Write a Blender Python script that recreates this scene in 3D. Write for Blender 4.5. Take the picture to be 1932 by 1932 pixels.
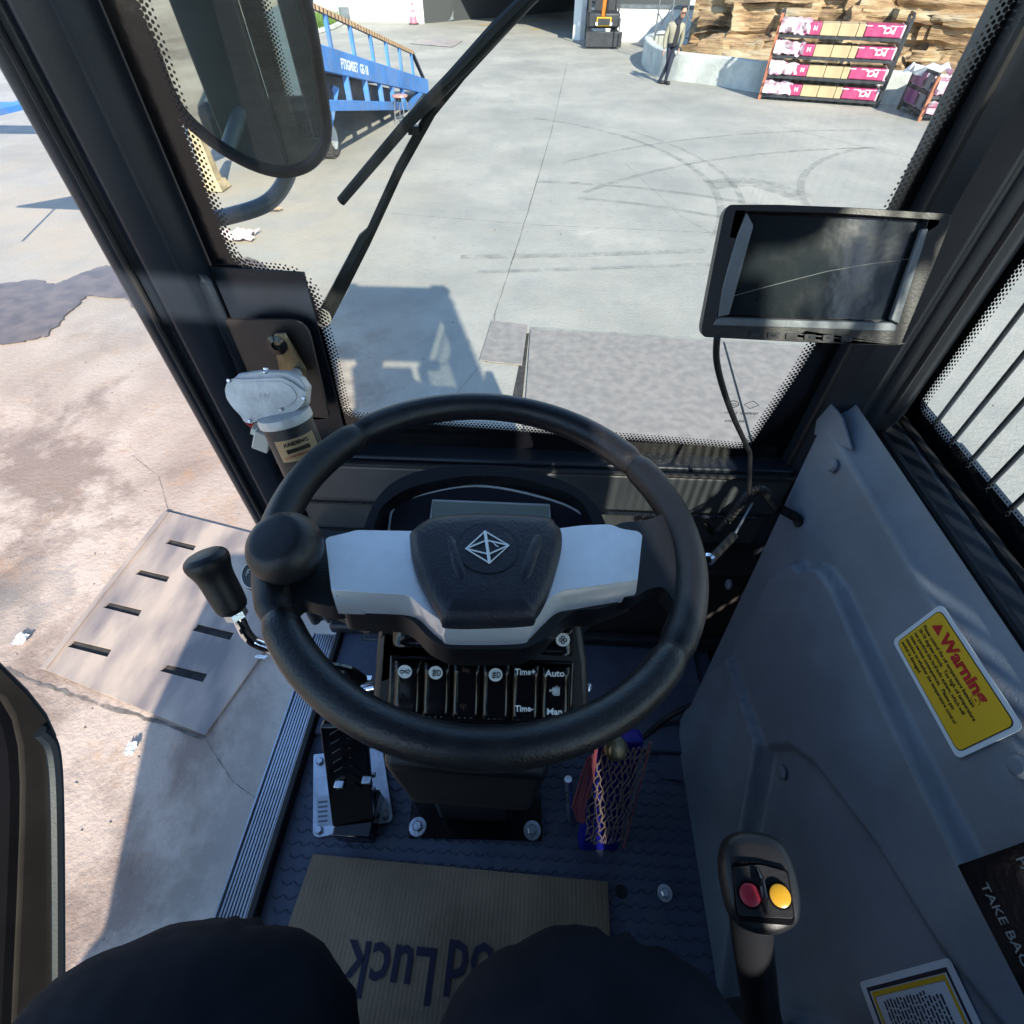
import bpy, bmesh, math, random
import numpy as np
from mathutils import Vector, Matrix, noise
from mathutils.geometry import tessellate_polygon
random.seed(4); rng = np.random.default_rng(4)
C = bpy.context.scene.collection
for o in list(bpy.data.objects): bpy.data.objects.remove(o)
R = math.radians
sc = bpy.context.scene
H = 2.8                                        # eye height over the yard
PITCH, YAW = R(47.5), R(3.0)
# ---------------- camera, sky, sun, exposure ----------------
cam_d = bpy.data.cameras.new('camera'); cam_d.sensor_width = 36; cam_d.lens = 18; cam_d.clip_start = .02; cam_d.clip_end = 1500
cam = bpy.data.objects.new('camera', cam_d); C.objects.link(cam)
cam.location = (0, 0, H); cam.rotation_euler = (math.pi/2 - PITCH, 0, YAW); sc.camera = cam
w = bpy.data.worlds.new('World'); sc.world = w; w.use_nodes = True
SUN_EL, SUN_AZ = R(31.5), R(18)                # sun behind the cab, to the right
sky = w.node_tree.nodes.new('ShaderNodeTexSky'); sky.sky_type = 'NISHITA'; sky.sun_disc = False
sky.sun_elevation = SUN_EL; sky.sun_rotation = math.pi - SUN_AZ; sky.dust_density = .3; sky.ozone_density = 3.5
bg = w.node_tree.nodes['Background']; bg.inputs['Strength'].default_value = .15
w.node_tree.links.new(sky.outputs[0], bg.inputs[0])
sd = Vector((math.sin(SUN_AZ)*math.cos(SUN_EL), -math.cos(SUN_AZ)*math.cos(SUN_EL), math.sin(SUN_EL)))
sun_d = bpy.data.lights.new('sun', 'SUN'); sun_d.energy = 4.0; sun_d.angle = R(.53); sun_d.color = (1, .93, .82)
sun = bpy.data.objects.new('sun', sun_d); C.objects.link(sun); sun.rotation_euler = sd.to_track_quat('Z', 'Y').to_euler(); sun.location = (0, 0, 30)
sc.view_settings.view_transform = 'Standard'; sc.view_settings.look = 'None'; sc.view_settings.exposure = 1.3; sc.view_settings.gamma = 1
sc.view_settings.use_curve_mapping = False
sc.render.engine = 'CYCLES'
sc.cycles.max_bounces = 8; sc.cycles.transparent_max_bounces = 16; sc.cycles.diffuse_bounces = 4; sc.cycles.glossy_bounces = 4
sc.cycles.sample_clamp_indirect = 6; sc.cycles.caustics_reflective = False

# ---------------- measuring helpers: sight lines to real planes ----------------
def ray(u, v):
    x = (u-966)/966.; y = -(v-966)/966.
    F = math.cos(PITCH)+y*math.sin(PITCH); U = -math.sin(PITCH)+y*math.cos(PITCH)
    return Vector((x*math.cos(YAW)-F*math.sin(YAW), x*math.sin(YAW)+F*math.cos(YAW), U))
O = Vector((0, 0, H))
def hit(u, v, p, n):
    r = ray(u, v); n = Vector(n); return O + r*((Vector(p)-O).dot(n)/r.dot(n))
def onX(u, v, x): return hit(u, v, (x, 0, 0), (1, 0, 0))
def onY(u, v, y): return hit(u, v, (0, y, 0), (0, 1, 0))
def onZ(u, v, z): return hit(u, v, (0, 0, z), (0, 0, 1))
def at(u, v, d): return O + ray(u, v)*d
def V(x, y, z): return Vector((x, y, z+H))     # interior: heights measured from the eye
FZ = H-1.13                                    # cab floor

# ---------------- materials ----------------
M = {}
def mat(name, col, rough=.5, metal=0, bump=0, bscale=200, var=0, vscale=3, col2=None, spec=.5, coat=0, stretch=None, dust=0, dcol=(.26, .23, .19)):
    m = bpy.data.materials.new(name); m.use_nodes = True; nt = m.node_tree; b = nt.nodes['Principled BSDF']
    b.inputs['Base Color'].default_value = (*col, 1); b.inputs['Roughness'].default_value = rough; b.inputs['Metallic'].default_value = metal
    b.inputs['Specular IOR Level'].default_value = spec; b.inputs['Coat Weight'].default_value = coat
    tc = nt.nodes.new('ShaderNodeTexCoord'); src = tc.outputs['Object']
    if stretch:
        mp = nt.nodes.new('ShaderNodeMapping'); mp.inputs['Scale'].default_value = stretch; nt.links.new(src, mp.inputs[0]); src = mp.outputs[0]
    if var or col2:
        n = nt.nodes.new('ShaderNodeTexNoise'); n.inputs['Scale'].default_value = vscale; n.inputs['Detail'].default_value = 7; n.inputs['Roughness'].default_value = .62
        nt.links.new(src, n.inputs['Vector'])
        mx = nt.nodes.new('ShaderNodeMix'); mx.data_type = 'RGBA'
        c2 = col2 or tuple(c*(1-var) for c in col); c1 = col if col2 else tuple(min(1, c*(1+var)) for c in col)
        mx.inputs[6].default_value = (*c1, 1); mx.inputs[7].default_value = (*c2, 1)
        cr = nt.nodes.new('ShaderNodeMapRange'); cr.inputs[1].default_value = .38; cr.inputs[2].default_value = .62
        nt.links.new(n.outputs[0], cr.inputs[0]); nt.links.new(cr.outputs[0], mx.inputs[0]); nt.links.new(mx.outputs[2], b.inputs['Base Color'])
        rr = nt.nodes.new('ShaderNodeMapRange'); rr.inputs[3].default_value = max(.02, rough-.12); rr.inputs[4].default_value = min(1, rough+.12)
        nt.links.new(n.outputs[0], rr.inputs[0]); nt.links.new(rr.outputs[0], b.inputs['Roughness'])
    if dust:                                                # settled dust and rubbed patches
        n = nt.nodes.new('ShaderNodeTexNoise'); n.inputs['Scale'].default_value = vscale*3.1; n.inputs['Detail'].default_value = 11; n.inputs['Roughness'].default_value = .78; nt.links.new(src, n.inputs['Vector'])
        k = nt.nodes.new('ShaderNodeMapRange'); k.inputs[1].default_value = .48; k.inputs[2].default_value = .75; k.inputs[4].default_value = dust; nt.links.new(n.outputs[0], k.inputs[0])
        mx = nt.nodes.new('ShaderNodeMix'); mx.data_type = 'RGBA'; mx.inputs[7].default_value = (*dcol, 1); nt.links.new(k.outputs[0], mx.inputs[0])
        if b.inputs['Base Color'].is_linked: nt.links.new(b.inputs['Base Color'].links[0].from_socket, mx.inputs[6])
        else: mx.inputs[6].default_value = (*col, 1)
        nt.links.new(mx.outputs[2], b.inputs['Base Color'])
    if bump:
        n = nt.nodes.new('ShaderNodeTexNoise'); n.inputs['Scale'].default_value = bscale; n.inputs['Detail'].default_value = 3
        nt.links.new(src, n.inputs['Vector'])
        bp = nt.nodes.new('ShaderNodeBump'); bp.inputs['Strength'].default_value = bump; bp.inputs['Distance'].default_value = .25/bscale*1.2
        nt.links.new(n.outputs[0], bp.inputs['Height']); nt.links.new(bp.outputs[0], b.inputs['Normal'])
    M[name] = m; return m
mat('black_paint', (.014, .019, .028), .38, 0, .15, 300, .3, 4)
mat('black_brown_bounce', (.034, .03, .029), .34, 0, .1, 300, .3, 4)  # brown paints in ground bounce on motor plate and bulkhead; door frame's own tone
mat('sunlit_black_paint', (.062, .07, .076), .4, 0, .12, 300, .2, 5)  # lighter copy of black_paint: sunlit look put into beam and firewall colour
mat('grit', (.24, .2, .17), .9, 0, 0, 1, .5, 9)
mat('rubber', (.012, .012, .013), .6, 0, .25, 350, .3, 20)
mat('leather_rim', (.009, .010, .013), .38, 0, .6, 420, .25, 12, dust=.07)
mat('rim_grip', (.009, .010, .013), .43, 0, .9, 650, .2, 30)
mat('plastic_black', (.009, .010, .013), .45, 0, .35, 500, .2, 10)
mat('gloss_black', (.006, .006, .008), .12, 0, .06, 60, .2, 8)
mat('hub_plastic', (.012, .014, .024), .45, 0, .7, 380, .15, 10, dust=.08)
mat('abs_grey', (.135, .16, .205), .5, 0, .6, 420, .2, 3.5, dust=.2, dcol=(.24, .25, .27))
mat('silver_trim', (.95, .95, .94), .3, .5, .12, 700, .06, 20)
mat('zinc', (.62, .66, .72), .3, .9, .2, 120, .15, 12, dust=.4)
mat('cast_alu', (.6, .6, .58), .5, .35, .4, 160, .12, 14, dust=.5, dcol=(.3, .29, .27))
mat('alu_sill', (.6, .63, .68), .3, .85, .1, 100, .12, 5, dust=.5)
mat('steel_plate_grey', (.3, .33, .38), .4, .5, .2, 60, .15, 8)
mat('brass_plate', (.3, .26, .16), .35, .8, .2, 90, .2, 20)
mat('chrome', (.75, .76, .78), .08, 1)
mat('mat_rubber', (.08, .098, .15), .55, 0, .35, 300, .12, 6, dust=.5, dcol=(.2, .19, .19))
mat('cardboard', (.34, .24, .15), .85, 0, .3, 200, .18, 5, (.25, .175, .11), dust=.3, dcol=(.12, .1, .08))
mat('ink', (.025, .022, .05), .8)
mat('trouser', (.012, .014, .021), .92, 0, .5, 900, .25, 8, spec=.15)
mat('white_print', (.82, .86, .88), .5)
mat('grey_print', (.25, .26, .26), .5)
mat('dim_print', (.09, .045, .03), .5)
mat('white_label', (.55, .6, .68), .45)
mat('yellow_label', (.62, .38, .015), .4)
mat('red_print', (.4, .01, .015), .4)
mat('dark_print', (.02, .018, .01), .5)
mat('navy_print', (.012, .012, .03), .5)
mat('label_tan', (.42, .3, .17), .4, .2)
mat('white_plastic', (.6, .62, .56), .45, 0, .2, 200)
mat('red_button', (.42, .03, .05), .3); mat('yellow_button', (.5, .27, .02), .3)
mat('cluster_face', (.03, .035, .05), .35, 0, .1, 200)
mat('screen', (.012, .018, .022), .1, 0, .04, 30, .2, 25)
mat('lcd', (.42, .46, .40), .3)
mat('blue_plastic', (.01, .014, .28), .35, 0, .2, 100, .2, 10)
mat('net_cord', (.3, .22, .19), .8); mat('pink_cord', (.34, .09, .13), .8, 0, .4, 400)
mat('ramp_blue', (.05, .2, .52), .55, 0, .3, 30, .18, 1.2, dust=.7, dcol=(.22, .2, .18))
mat('hazard_tan', (.5, .32, .18), .6, 0, .2, 40, .2, 6)
mat('tyre', (.06, .055, .05), .85, 0, .4, 60, .3, 5)
mat('dark_steel', (.03, .033, .04), .5, .3, .2, 40, .25, 4)
mat('mid_steel', (.16, .18, .2), .5, .4, .2, 40, .25, 4)
mat('white_wall', (.70, .71, .70), .8, 0, .3, 6, .06, .35, dust=.4, dcol=(.45, .44, .4))
mat('wall_concrete', (.5, .52, .5), .85, 0, .5, 14, .18, .9, dust=.6, dcol=(.27, .26, .23))
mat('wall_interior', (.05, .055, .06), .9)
mat('orange_paint', (.7, .22, .04), .4); mat('cone_pink', (.8, .18, .25), .5)
mat('rust_post', (.35, .12, .06), .8, 0, .3, 30, .3, 4)
mat('box_tan', (.42, .31, .18), .75, 0, .2, 20, .1, 3); mat('pack_pink', (.40, .045, .14), .35, 0, .4, 8, .15, 3)
mat('film', (.55, .2, .32), .22, 0, .9, 7, .2, 6, (.74, .7, .73)); mat('purple_pack', (.2, .06, .16), .4)
mat('jacket', (.25, .235, .18), .85, 0, .4, 60, .1, 3); mat('jeans', (.018, .022, .04), .85); mat('skin', (.42, .22, .15), .5); mat('hair', (.012, .01, .009), .6)
mat('black_cloth', (.014, .014, .017), .8); mat('grass', (.09, .17, .03), .8, 0, 0, 1, .4, 9)
mat('jack_yellow', (.42, .33, .2), .7, 0, .3, 30, .25, 8); mat('stool_red', (.55, .16, .13), .5, 0, 0, 1, .4, 20, (.5, .4, .35))
mat('trash_white', (.7, .7, .68), .6, 0, .3, 30, .2, 30, (.5, .3, .25)); mat('wood', (.35, .22, .12), .7, 0, .3, 20, .2, 3)
def rock_mat():
    m = bpy.data.materials.new('sandstone'); m.use_nodes = True; nt = m.node_tree; b = nt.nodes['Principled BSDF']; b.inputs['Roughness'].default_value = .9
    g = nt.nodes.new('ShaderNodeNewGeometry'); mp = nt.nodes.new('ShaderNodeMapping'); mp.inputs['Scale'].default_value = (.35, .35, 3.2)
    nt.links.new(g.outputs['Position'], mp.inputs[0])
    n = nt.nodes.new('ShaderNodeTexNoise'); n.inputs['Scale'].default_value = 2.2; n.inputs['Detail'].default_value = 9; n.inputs['Roughness'].default_value = .65
    nt.links.new(mp.outputs[0], n.inputs['Vector'])
    r = nt.nodes.new('ShaderNodeValToRGB'); e = r.color_ramp.elements; e[0].position = .3; e[0].color = (.09, .06, .04, 1); e[1].position = .72; e[1].color = (.46, .39, .29, 1)
    for p, c in ((.42, (.22, .135, .075)), (.5, (.36, .235, .125)), (.58, (.42, .32, .2))):
        k = e.new(p); k.color = (*c, 1)
    nt.links.new(n.outputs[0], r.inputs[0]); nt.links.new(r.outputs[0], b.inputs['Base Color'])
    bp = nt.nodes.new('ShaderNodeBump'); bp.inputs['Strength'].default_value = 1; bp.inputs['Distance'].default_value = .12
    nt.links.new(n.outputs[0], bp.inputs['Height']); nt.links.new(bp.outputs[0], b.inputs['Normal']); M['rock'] = m
rock_mat()
def glass(name, tint, refl=.04):
    m = bpy.data.materials.new(name); m.use_nodes = True; nt = m.node_tree
    for n in list(nt.nodes): nt.nodes.remove(n)
    out = nt.nodes.new('ShaderNodeOutputMaterial'); t = nt.nodes.new('ShaderNodeBsdfTransparent'); t.inputs[0].default_value = (*tint, 1)
    g = nt.nodes.new('ShaderNodeBsdfGlossy'); g.inputs['Roughness'].default_value = .02
    mx = nt.nodes.new('ShaderNodeMixShader'); lw = nt.nodes.new('ShaderNodeLayerWeight'); pw = nt.nodes.new('ShaderNodeMath'); pw.operation = 'POWER'; pw.inputs[1].default_value = 4.5; nt.links.new(lw.outputs['Facing'], pw.inputs[0]); fr = nt.nodes.new('ShaderNodeMath'); fr.operation = 'MULTIPLY_ADD'; fr.inputs[1].default_value = .55; fr.inputs[2].default_value = .025; nt.links.new(pw.outputs[0], fr.inputs[0])
    nt.links.new(fr.outputs[0], mx.inputs[0]); nt.links.new(t.outputs[0], mx.inputs[1]); nt.links.new(g.outputs[0], mx.inputs[2])
    df = nt.nodes.new('ShaderNodeBsdfTranslucent'); df.inputs[0].default_value = (.8, .8, .78, 1); m2 = nt.nodes.new('ShaderNodeMixShader')
    gg = nt.nodes.new('ShaderNodeNewGeometry'); n = nt.nodes.new('ShaderNodeTexNoise'); n.inputs['Scale'].default_value = 5; n.inputs['Detail'].default_value = 12; n.inputs['Roughness'].default_value = .75; nt.links.new(gg.outputs['Position'], n.inputs['Vector'])
    k = nt.nodes.new('ShaderNodeMapRange'); k.inputs[1].default_value = .5; k.inputs[2].default_value = .8; k.inputs[4].default_value = .10; nt.links.new(n.outputs[0], k.inputs[0]); nt.links.new(k.outputs[0], m2.inputs[0])
    nt.links.new(mx.outputs[0], m2.inputs[1]); nt.links.new(df.outputs[0], m2.inputs[2]); nt.links.new(m2.outputs[0], out.inputs[0])
    M[name] = m
glass('glass', (.91, .95, .895)); 
m = bpy.data.materials.new('mirror_glass'); m.use_nodes = True; b = m.node_tree.nodes['Principled BSDF']; b.inputs['Base Color'].default_value = (.5, .55, .5, 1); b.inputs['Metallic'].default_value = .88; b.inputs['Roughness'].default_value = .015; M['mirror_glass'] = m

def ground_mat():
    m = bpy.data.materials.new('yard_concrete'); m.use_nodes = True; nt = m.node_tree; L = nt.links.new; b = nt.nodes['Principled BSDF']
    g = nt.nodes.new('ShaderNodeNewGeometry'); pos = g.outputs['Position']
    def nz(scale, det=8, rough=.6, st=None, dist=0):
        n = nt.nodes.new('ShaderNodeTexNoise'); n.inputs['Scale'].default_value = scale; n.inputs['Detail'].default_value = det; n.inputs['Roughness'].default_value = rough; n.inputs['Distortion'].default_value = dist
        if st:
            mp = nt.nodes.new('ShaderNodeMapping'); mp.inputs['Scale'].default_value = st; L(pos, mp.inputs[0]); L(mp.outputs[0], n.inputs['Vector'])
        else: L(pos, n.inputs['Vector'])
        return n.outputs[0]
    def mr(x, a, c, lo=0, hi=1):
        k = nt.nodes.new('ShaderNodeMapRange'); k.inputs[1].default_value = a; k.inputs[2].default_value = c; k.inputs[3].default_value = lo; k.inputs[4].default_value = hi; L(x, k.inputs[0]); return k.outputs[0]
    def mix(f, a, c, mode='MIX'):
        k = nt.nodes.new('ShaderNodeMix'); k.data_type = 'RGBA'; k.blend_type = mode
        if isinstance(f, float): k.inputs[0].default_value = f
        else: L(f, k.inputs[0])
        for s, x in ((6, a), (7, c)):
            if isinstance(x, tuple): k.inputs[s].default_value = (*x, 1)
            else: L(x, k.inputs[s])
        return k.outputs[2]
    def mth(op, a, c):
        k = nt.nodes.new('ShaderNodeMath'); k.operation = op; k.use_clamp = True
        for s, x in ((0, a), (1, c)):
            if isinstance(x, (int, float)): k.inputs[s].default_value = x
            else: L(x, k.inputs[s])
        return k.outputs[0]
    sp = nt.nodes.new('ShaderNodeSeparateXYZ'); L(pos, sp.inputs[0]); X, Y = sp.outputs[0], sp.outputs[1]
    base = mix(mr(nz(.35, 9, .62), .35, .65), (.28, .27, .24), (.42, .395, .345))
    base = mix(mth('MULTIPLY', mr(nz(1.6, 9, .7, (1, .45, 1)), .5, .72), .55), base, (.24, .24, .235))
    base = mix(mth('MULTIPLY', mr(nz(9, 9, .75), .52, .75), .45), base, (.22, .22, .21))
    base = mix(mth('MULTIPLY', mr(nz(.22, 6, .7, (1, .3, 1)), .48, .7), .35), base, (.22, .22, .2))
    base = mix(mth('MULTIPLY', mr(nz(45, 6, .8), .6, .78), .5), base, (.16, .155, .14))
    # dusty tan strip below the ramp, rusty dirty zone left of the machine
    dust = mth('MULTIPLY', mr(X, -1.3, -3.2), mr(nz(.8, 6), .3, .6)); dust = mth('MULTIPLY', dust, mr(Y, 15, 9))
    base = mix(mth('MULTIPLY', dust, .75), base, (.43, .36, .27))
    near = mth('MULTIPLY', mr(X, -1.0, -1.7), mr(Y, 6.5, 3.5))
    dirt = mix(mr(nz(.7, 9, .62, None, .3), .36, .62), (.30, .215, .165), (.54, .425, .34))
    dirt = mix(mth('MULTIPLY', mr(nz(2.4, 12, .75, None, .2), .54, .66), .6), dirt, (.4, .23, .12))
    dirt = mix(mth('MULTIPLY', mr(nz(.6, 9, .68, None, .2), .52, .6), .75), dirt, (.19, .13, .10))
    dirt = mix(mth('MULTIPLY', mr(nz(30, 12, .8), .5, .8), .4), dirt, (.26, .19, .15))
    col = mix(near, base, dirt)
    L(col, b.inputs['Base Color'])
    L(mr(nz(3), .3, .7, .6, .95), b.inputs['Roughness'])
    bp = nt.nodes.new('ShaderNodeBump'); bp.inputs['Strength'].default_value = .6; bp.inputs['Distance'].default_value = .02
    L(nz(26, 8, .7), bp.inputs['Height']); L(bp.outputs[0], b.inputs['Normal']); M['ground'] = m
ground_mat()
def ragged(name, col, col2, lo, hi, scale=2., rough=.7, metal=0, dens=1., stretch=(1, 1, 1), spec=.5):
    """flat mark or stain whose edges fray with noise"""
    m = bpy.data.materials.new(name); m.use_nodes = True; nt = m.node_tree; L = nt.links.new; b = nt.nodes['Principled BSDF']
    b.inputs['Roughness'].default_value = rough; b.inputs['Metallic'].default_value = metal; b.inputs['Specular IOR Level'].default_value = spec
    g = nt.nodes.new('ShaderNodeNewGeometry'); mp = nt.nodes.new('ShaderNodeMapping'); mp.inputs['Scale'].default_value = stretch; L(g.outputs['Position'], mp.inputs[0])
    n = nt.nodes.new('ShaderNodeTexNoise'); n.inputs['Scale'].default_value = scale; n.inputs['Detail'].default_value = 9; n.inputs['Roughness'].default_value = .7; L(mp.outputs[0], n.inputs['Vector'])
    k = nt.nodes.new('ShaderNodeMapRange'); k.inputs[1].default_value = lo; k.inputs[2].default_value = hi; k.inputs[4].default_value = dens; L(n.outputs[0], k.inputs[0]); L(k.outputs[0], b.inputs['Alpha'])
    n2 = nt.nodes.new('ShaderNodeTexNoise'); n2.inputs['Scale'].default_value = scale*2.3; n2.inputs['Detail'].default_value = 8; L(mp.outputs[0], n2.inputs['Vector'])
    mx = nt.nodes.new('ShaderNodeMix'); mx.data_type = 'RGBA'; mx.inputs[6].default_value = (*col, 1); mx.inputs[7].default_value = (*col2, 1)
    k2 = nt.nodes.new('ShaderNodeMapRange'); k2.inputs[1].default_value = .35; k2.inputs[2].default_value = .65; L(n2.outputs[0], k2.inputs[0]); L(k2.outputs[0], mx.inputs[0]); L(mx.outputs[2], b.inputs['Base Color'])
    M[name] = m
ragged('tyre_mark', (.16, .16, .15), (.24, .24, .23), .38, .68, 4, .85, 0, .42, (1, 1, 1))
ragged('wet_stain', (.10, .07, .052), (.19, .135, .10), .05, .1, 2.2, .32, 0, .9)
ragged('rust_plate', (.3, .28, .3), (.46, .38, .33), -1, -.5, 1.2, .55, .15)
ragged('drain_steel', (.20, .165, .155), (.46, .36, .28), -1, -.5, 2.4, .6, .05, 1, (1, .35, 1))
ragged('steel_sheet', (.215, .195, .18), (.29, .26, .235), -1, -.5, 5, .7, .05)
ragged('crack', (.09, .08, .07), (.2, .18, .16), .3, .6, 8, .9)
ragged('soil', (.02, .02, .02), (.05, .045, .04), -1, -.5, 6, .9)

# ---------------- builders ----------------
class MB:
    def __init__(s): s.v = []; s.f = []
    def add(s, vs, fs):
        b = len(s.v); s.v += [tuple(x) for x in vs]; s.f += [tuple(i+b for i in f) for f in fs]; return s
    def box(s, c, size, rot=None):
        c = Vector(c); hx, hy, hz = [q/2 for q in size]; rot = rot or Matrix.Identity(3)
        vs = [c+rot@Vector((x, y, z)) for x in (-hx, hx) for y in (-hy, hy) for z in (-hz, hz)]
        return s.add(vs, [(0, 1, 3, 2), (4, 6, 7, 5), (0, 4, 5, 1), (2, 3, 7, 6), (0, 2, 6, 4), (1, 5, 7, 3)])
    def bar(s, a, b, wd, ht, up=(0, 0, 1)):
        a, b = Vector(a), Vector(b); d = (b-a); L = d.length; d.normalize(); sx = d.cross(Vector(up)).normalized(); uz = sx.cross(d)
        rot = Matrix((sx, d, uz)).transposed(); return s.box((a+b)/2, (wd, L, ht), rot)
    def tube(s, pts, r, n=10, caps=True):
        pts = [Vector(p) for p in pts]; rs = r if hasattr(r, '__len__') else [r]*len(pts); b = len(s.v)
        t0 = (pts[1]-pts[0]).normalized(); ref = t0.orthogonal().normalized()
        for i, p in enumerate(pts):
            t = (pts[min(i+1, len(pts)-1)]-pts[max(i-1, 0)]).normalized()
            ref = (ref-t*ref.dot(t)).normalized(); bn = t.cross(ref)
            for k in range(n):
                a = 2*math.pi*k/n; s.v.append(tuple(p+(ref*math.cos(a)+bn*math.sin(a))*rs[i]))
        for i in range(len(pts)-1):
            for k in range(n): s.f.append((b+i*n+k, b+i*n+(k+1) % n, b+(i+1)*n+(k+1) % n, b+(i+1)*n+k))
        if caps: s.f.append(tuple(b+k for k in range(n))[::-1]); s.f.append(tuple(b+(len(pts)-1)*n+k for k in range(n)))
        return s
    def cyl(s, a, b, r, n=20, r2=None): return s.tube([a, b], [r, r if r2 is None else r2], n)
    def lathe(s, prof, c, axis=(0, 0, 1), n=28):
        ax = Vector(axis).normalized(); e1 = ax.orthogonal().normalized(); e2 = ax.cross(e1); c = Vector(c); b = len(s.v)
        for r, h in prof:
            for k in range(n):
                a = 2*math.pi*k/n; s.v.append(tuple(c+ax*h+(e1*math.cos(a)+e2*math.sin(a))*r))
        for i in range(len(prof)-1):
            for k in range(n): s.f.append((b+i*n+k, b+i*n+(k+1) % n, b+(i+1)*n+(k+1) % n, b+(i+1)*n+k))
        s.f.append(tuple(b+k for k in range(n))[::-1]); s.f.append(tuple(b+(len(prof)-1)*n+k for k in range(n))); return s
    def ext(s, poly, vec, holes=()):
        """polygon (3-D points on a plane, with holes) given thickness vec"""
        vec = Vector(vec); loops = [[Vector(p) for p in poly]]+[[Vector(p) for p in h] for h in holes]
        flat = [p for l in loops for p in l]; tr = tessellate_polygon(loops); n = len(flat); b = len(s.v)
        s.v += [tuple(p) for p in flat]+[tuple(p+vec) for p in flat]
        for t in tr: s.f.append((b+t[0], b+t[1], b+t[2])); s.f.append((b+n+t[2], b+n+t[1], b+n+t[0]))
        i = 0
        for l in loops:
            for k in range(len(l)):
                a, c = i+k, i+(k+1) % len(l); s.f.append((b+a, b+c, b+n+c, b+n+a))
            i += len(l)
        return s
    def flat(s, poly, holes=()):
        loops = [[Vector(p) for p in poly]]+[[Vector(p) for p in h] for h in holes]; flat = [p for l in loops for p in l]; b = len(s.v)
        s.v += [tuple(p) for p in flat]; s.f += [tuple(b+i for i in t) for t in tessellate_polygon(loops)]; return s
    def build(s, name, m, parent=None, bevel=0, smooth=30, sub=0, label=None, seg=2):
        me = bpy.data.meshes.new(name); vs = s.v; off = Vector((0, 0, 0))
        if parent is None:
            a = np.array(vs); off = Vector(((a[:, 0].min()+a[:, 0].max())/2, (a[:, 1].min()+a[:, 1].max())/2, a[:, 2].min())); vs = (a-np.array(off)).tolist()
        elif parent.get('_o') is not None:
            off0 = Vector(parent['_o']); vs = (np.array(vs)-np.array(off0)).tolist()
        me.from_pydata(vs, [], s.f)
        bm = bmesh.new(); bm.from_mesh(me); bmesh.ops.recalc_face_normals(bm, faces=bm.faces); bm.to_mesh(me); bm.free()
        me.materials.append(M[m] if isinstance(m, str) else m)
        if smooth: me.shade_smooth(); me.set_sharp_from_angle(angle=R(smooth))
        o = bpy.data.objects.new(name, me); C.objects.link(o)
        if parent is None: o.location = off; o['_o'] = tuple(off)
        else: o.parent = parent; o['_o'] = parent['_o']
        if bevel:
            md = o.modifiers.new('bevel', 'BEVEL'); md.width = bevel; md.segments = seg; md.limit_method = 'ANGLE'; md.angle_limit = R(32); md.harden_normals = False
        if sub: md = o.modifiers.new('sub', 'SUBSURF'); md.levels = md.render_levels = sub
        if label: o['label'] = label
        return o
def thing(name, label, cat, loc, group=None):
    o = bpy.data.objects.new(name, None); C.objects.link(o); o.location = Vector(loc); o.empty_display_size = .1; o['_o'] = tuple(Vector(loc)); o['label'] = label; o['category'] = cat
    if group: o['group'] = group
    return o
def tag(o, label, cat, group=None):
    o['label'] = label; o['category'] = cat
    if group: o['group'] = group
    return o
def struct(o): o['kind'] = 'structure'; return o
def stuff(o): o['kind'] = 'stuff'; return o
def text(s, org, xd, yd, size, m, parent, name='lettering', depth=.0003, align='LEFT', bold=0, sx=1., mirror=False):
    cu = bpy.data.curves.new('t', 'FONT'); cu.body = s; cu.size = size; cu.align_x = align; cu.extrude = depth; cu.offset = bold; cu.resolution_u = 2
    ob = bpy.data.objects.new('t', cu); me = bpy.data.meshes.new_from_object(ob); bpy.data.objects.remove(ob)
    xd = Vector(xd).normalized(); yd = Vector(yd); yd = (yd-xd*yd.dot(xd)).normalized(); zd = xd.cross(yd)
    if mirror: xd = -xd
    mt = Matrix((xd*sx, yd, zd)).transposed().to_4x4(); mt.translation = Vector(org)-Vector(parent['_o']); me.transform(mt)
    me.materials.clear(); me.materials.append(M[m]); me.name = name
    o = bpy.data.objects.new(name, me); C.objects.link(o); o.parent = parent; o['_o'] = parent['_o']; return o
def copy_tree(o, delta, label=None):
    c = o.copy(); C.objects.link(c); c.location = o.location+Vector(delta)
    if label: c['label'] = label
    def rec(a, b):
        for ch in a.children:
            d = ch.copy(); C.objects.link(d); d.parent = b; rec(ch, d)
    rec(o, c); return c
def roundpoly(pts, r, n=5):
    out = []; N = len(pts)
    for i in range(N):
        p, a, b = Vector(pts[i]), Vector(pts[i-1]), Vector(pts[(i+1) % N]); rr = r[i] if hasattr(r, '__len__') else r
        da, db = (a-p), (b-p); rr = min(rr, da.length*.45, db.length*.45)
        if rr <= 0: out.append(p); continue
        A, B = p+da.normalized()*rr, p+db.normalized()*rr
        for k in range(n+1):
            t = k/n; out.append(A*(1-t)**2+p*2*t*(1-t)+B*t*t)
    return out
def spline(pts, n=8):
    P = [Vector(p) for p in pts]; out = []
    for i in range(len(P)-1):
        a, b, c, d = P[max(i-1, 0)], P[i], P[i+1], P[min(i+2, len(P)-1)]
        for k in range(n):
            t = k/n; out.append(.5*((2*b)+(c-a)*t+(2*a-5*b+4*c-d)*t*t+(3*b-a-3*c+d)*t**3))
    out.append(P[-1]); return out

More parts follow.
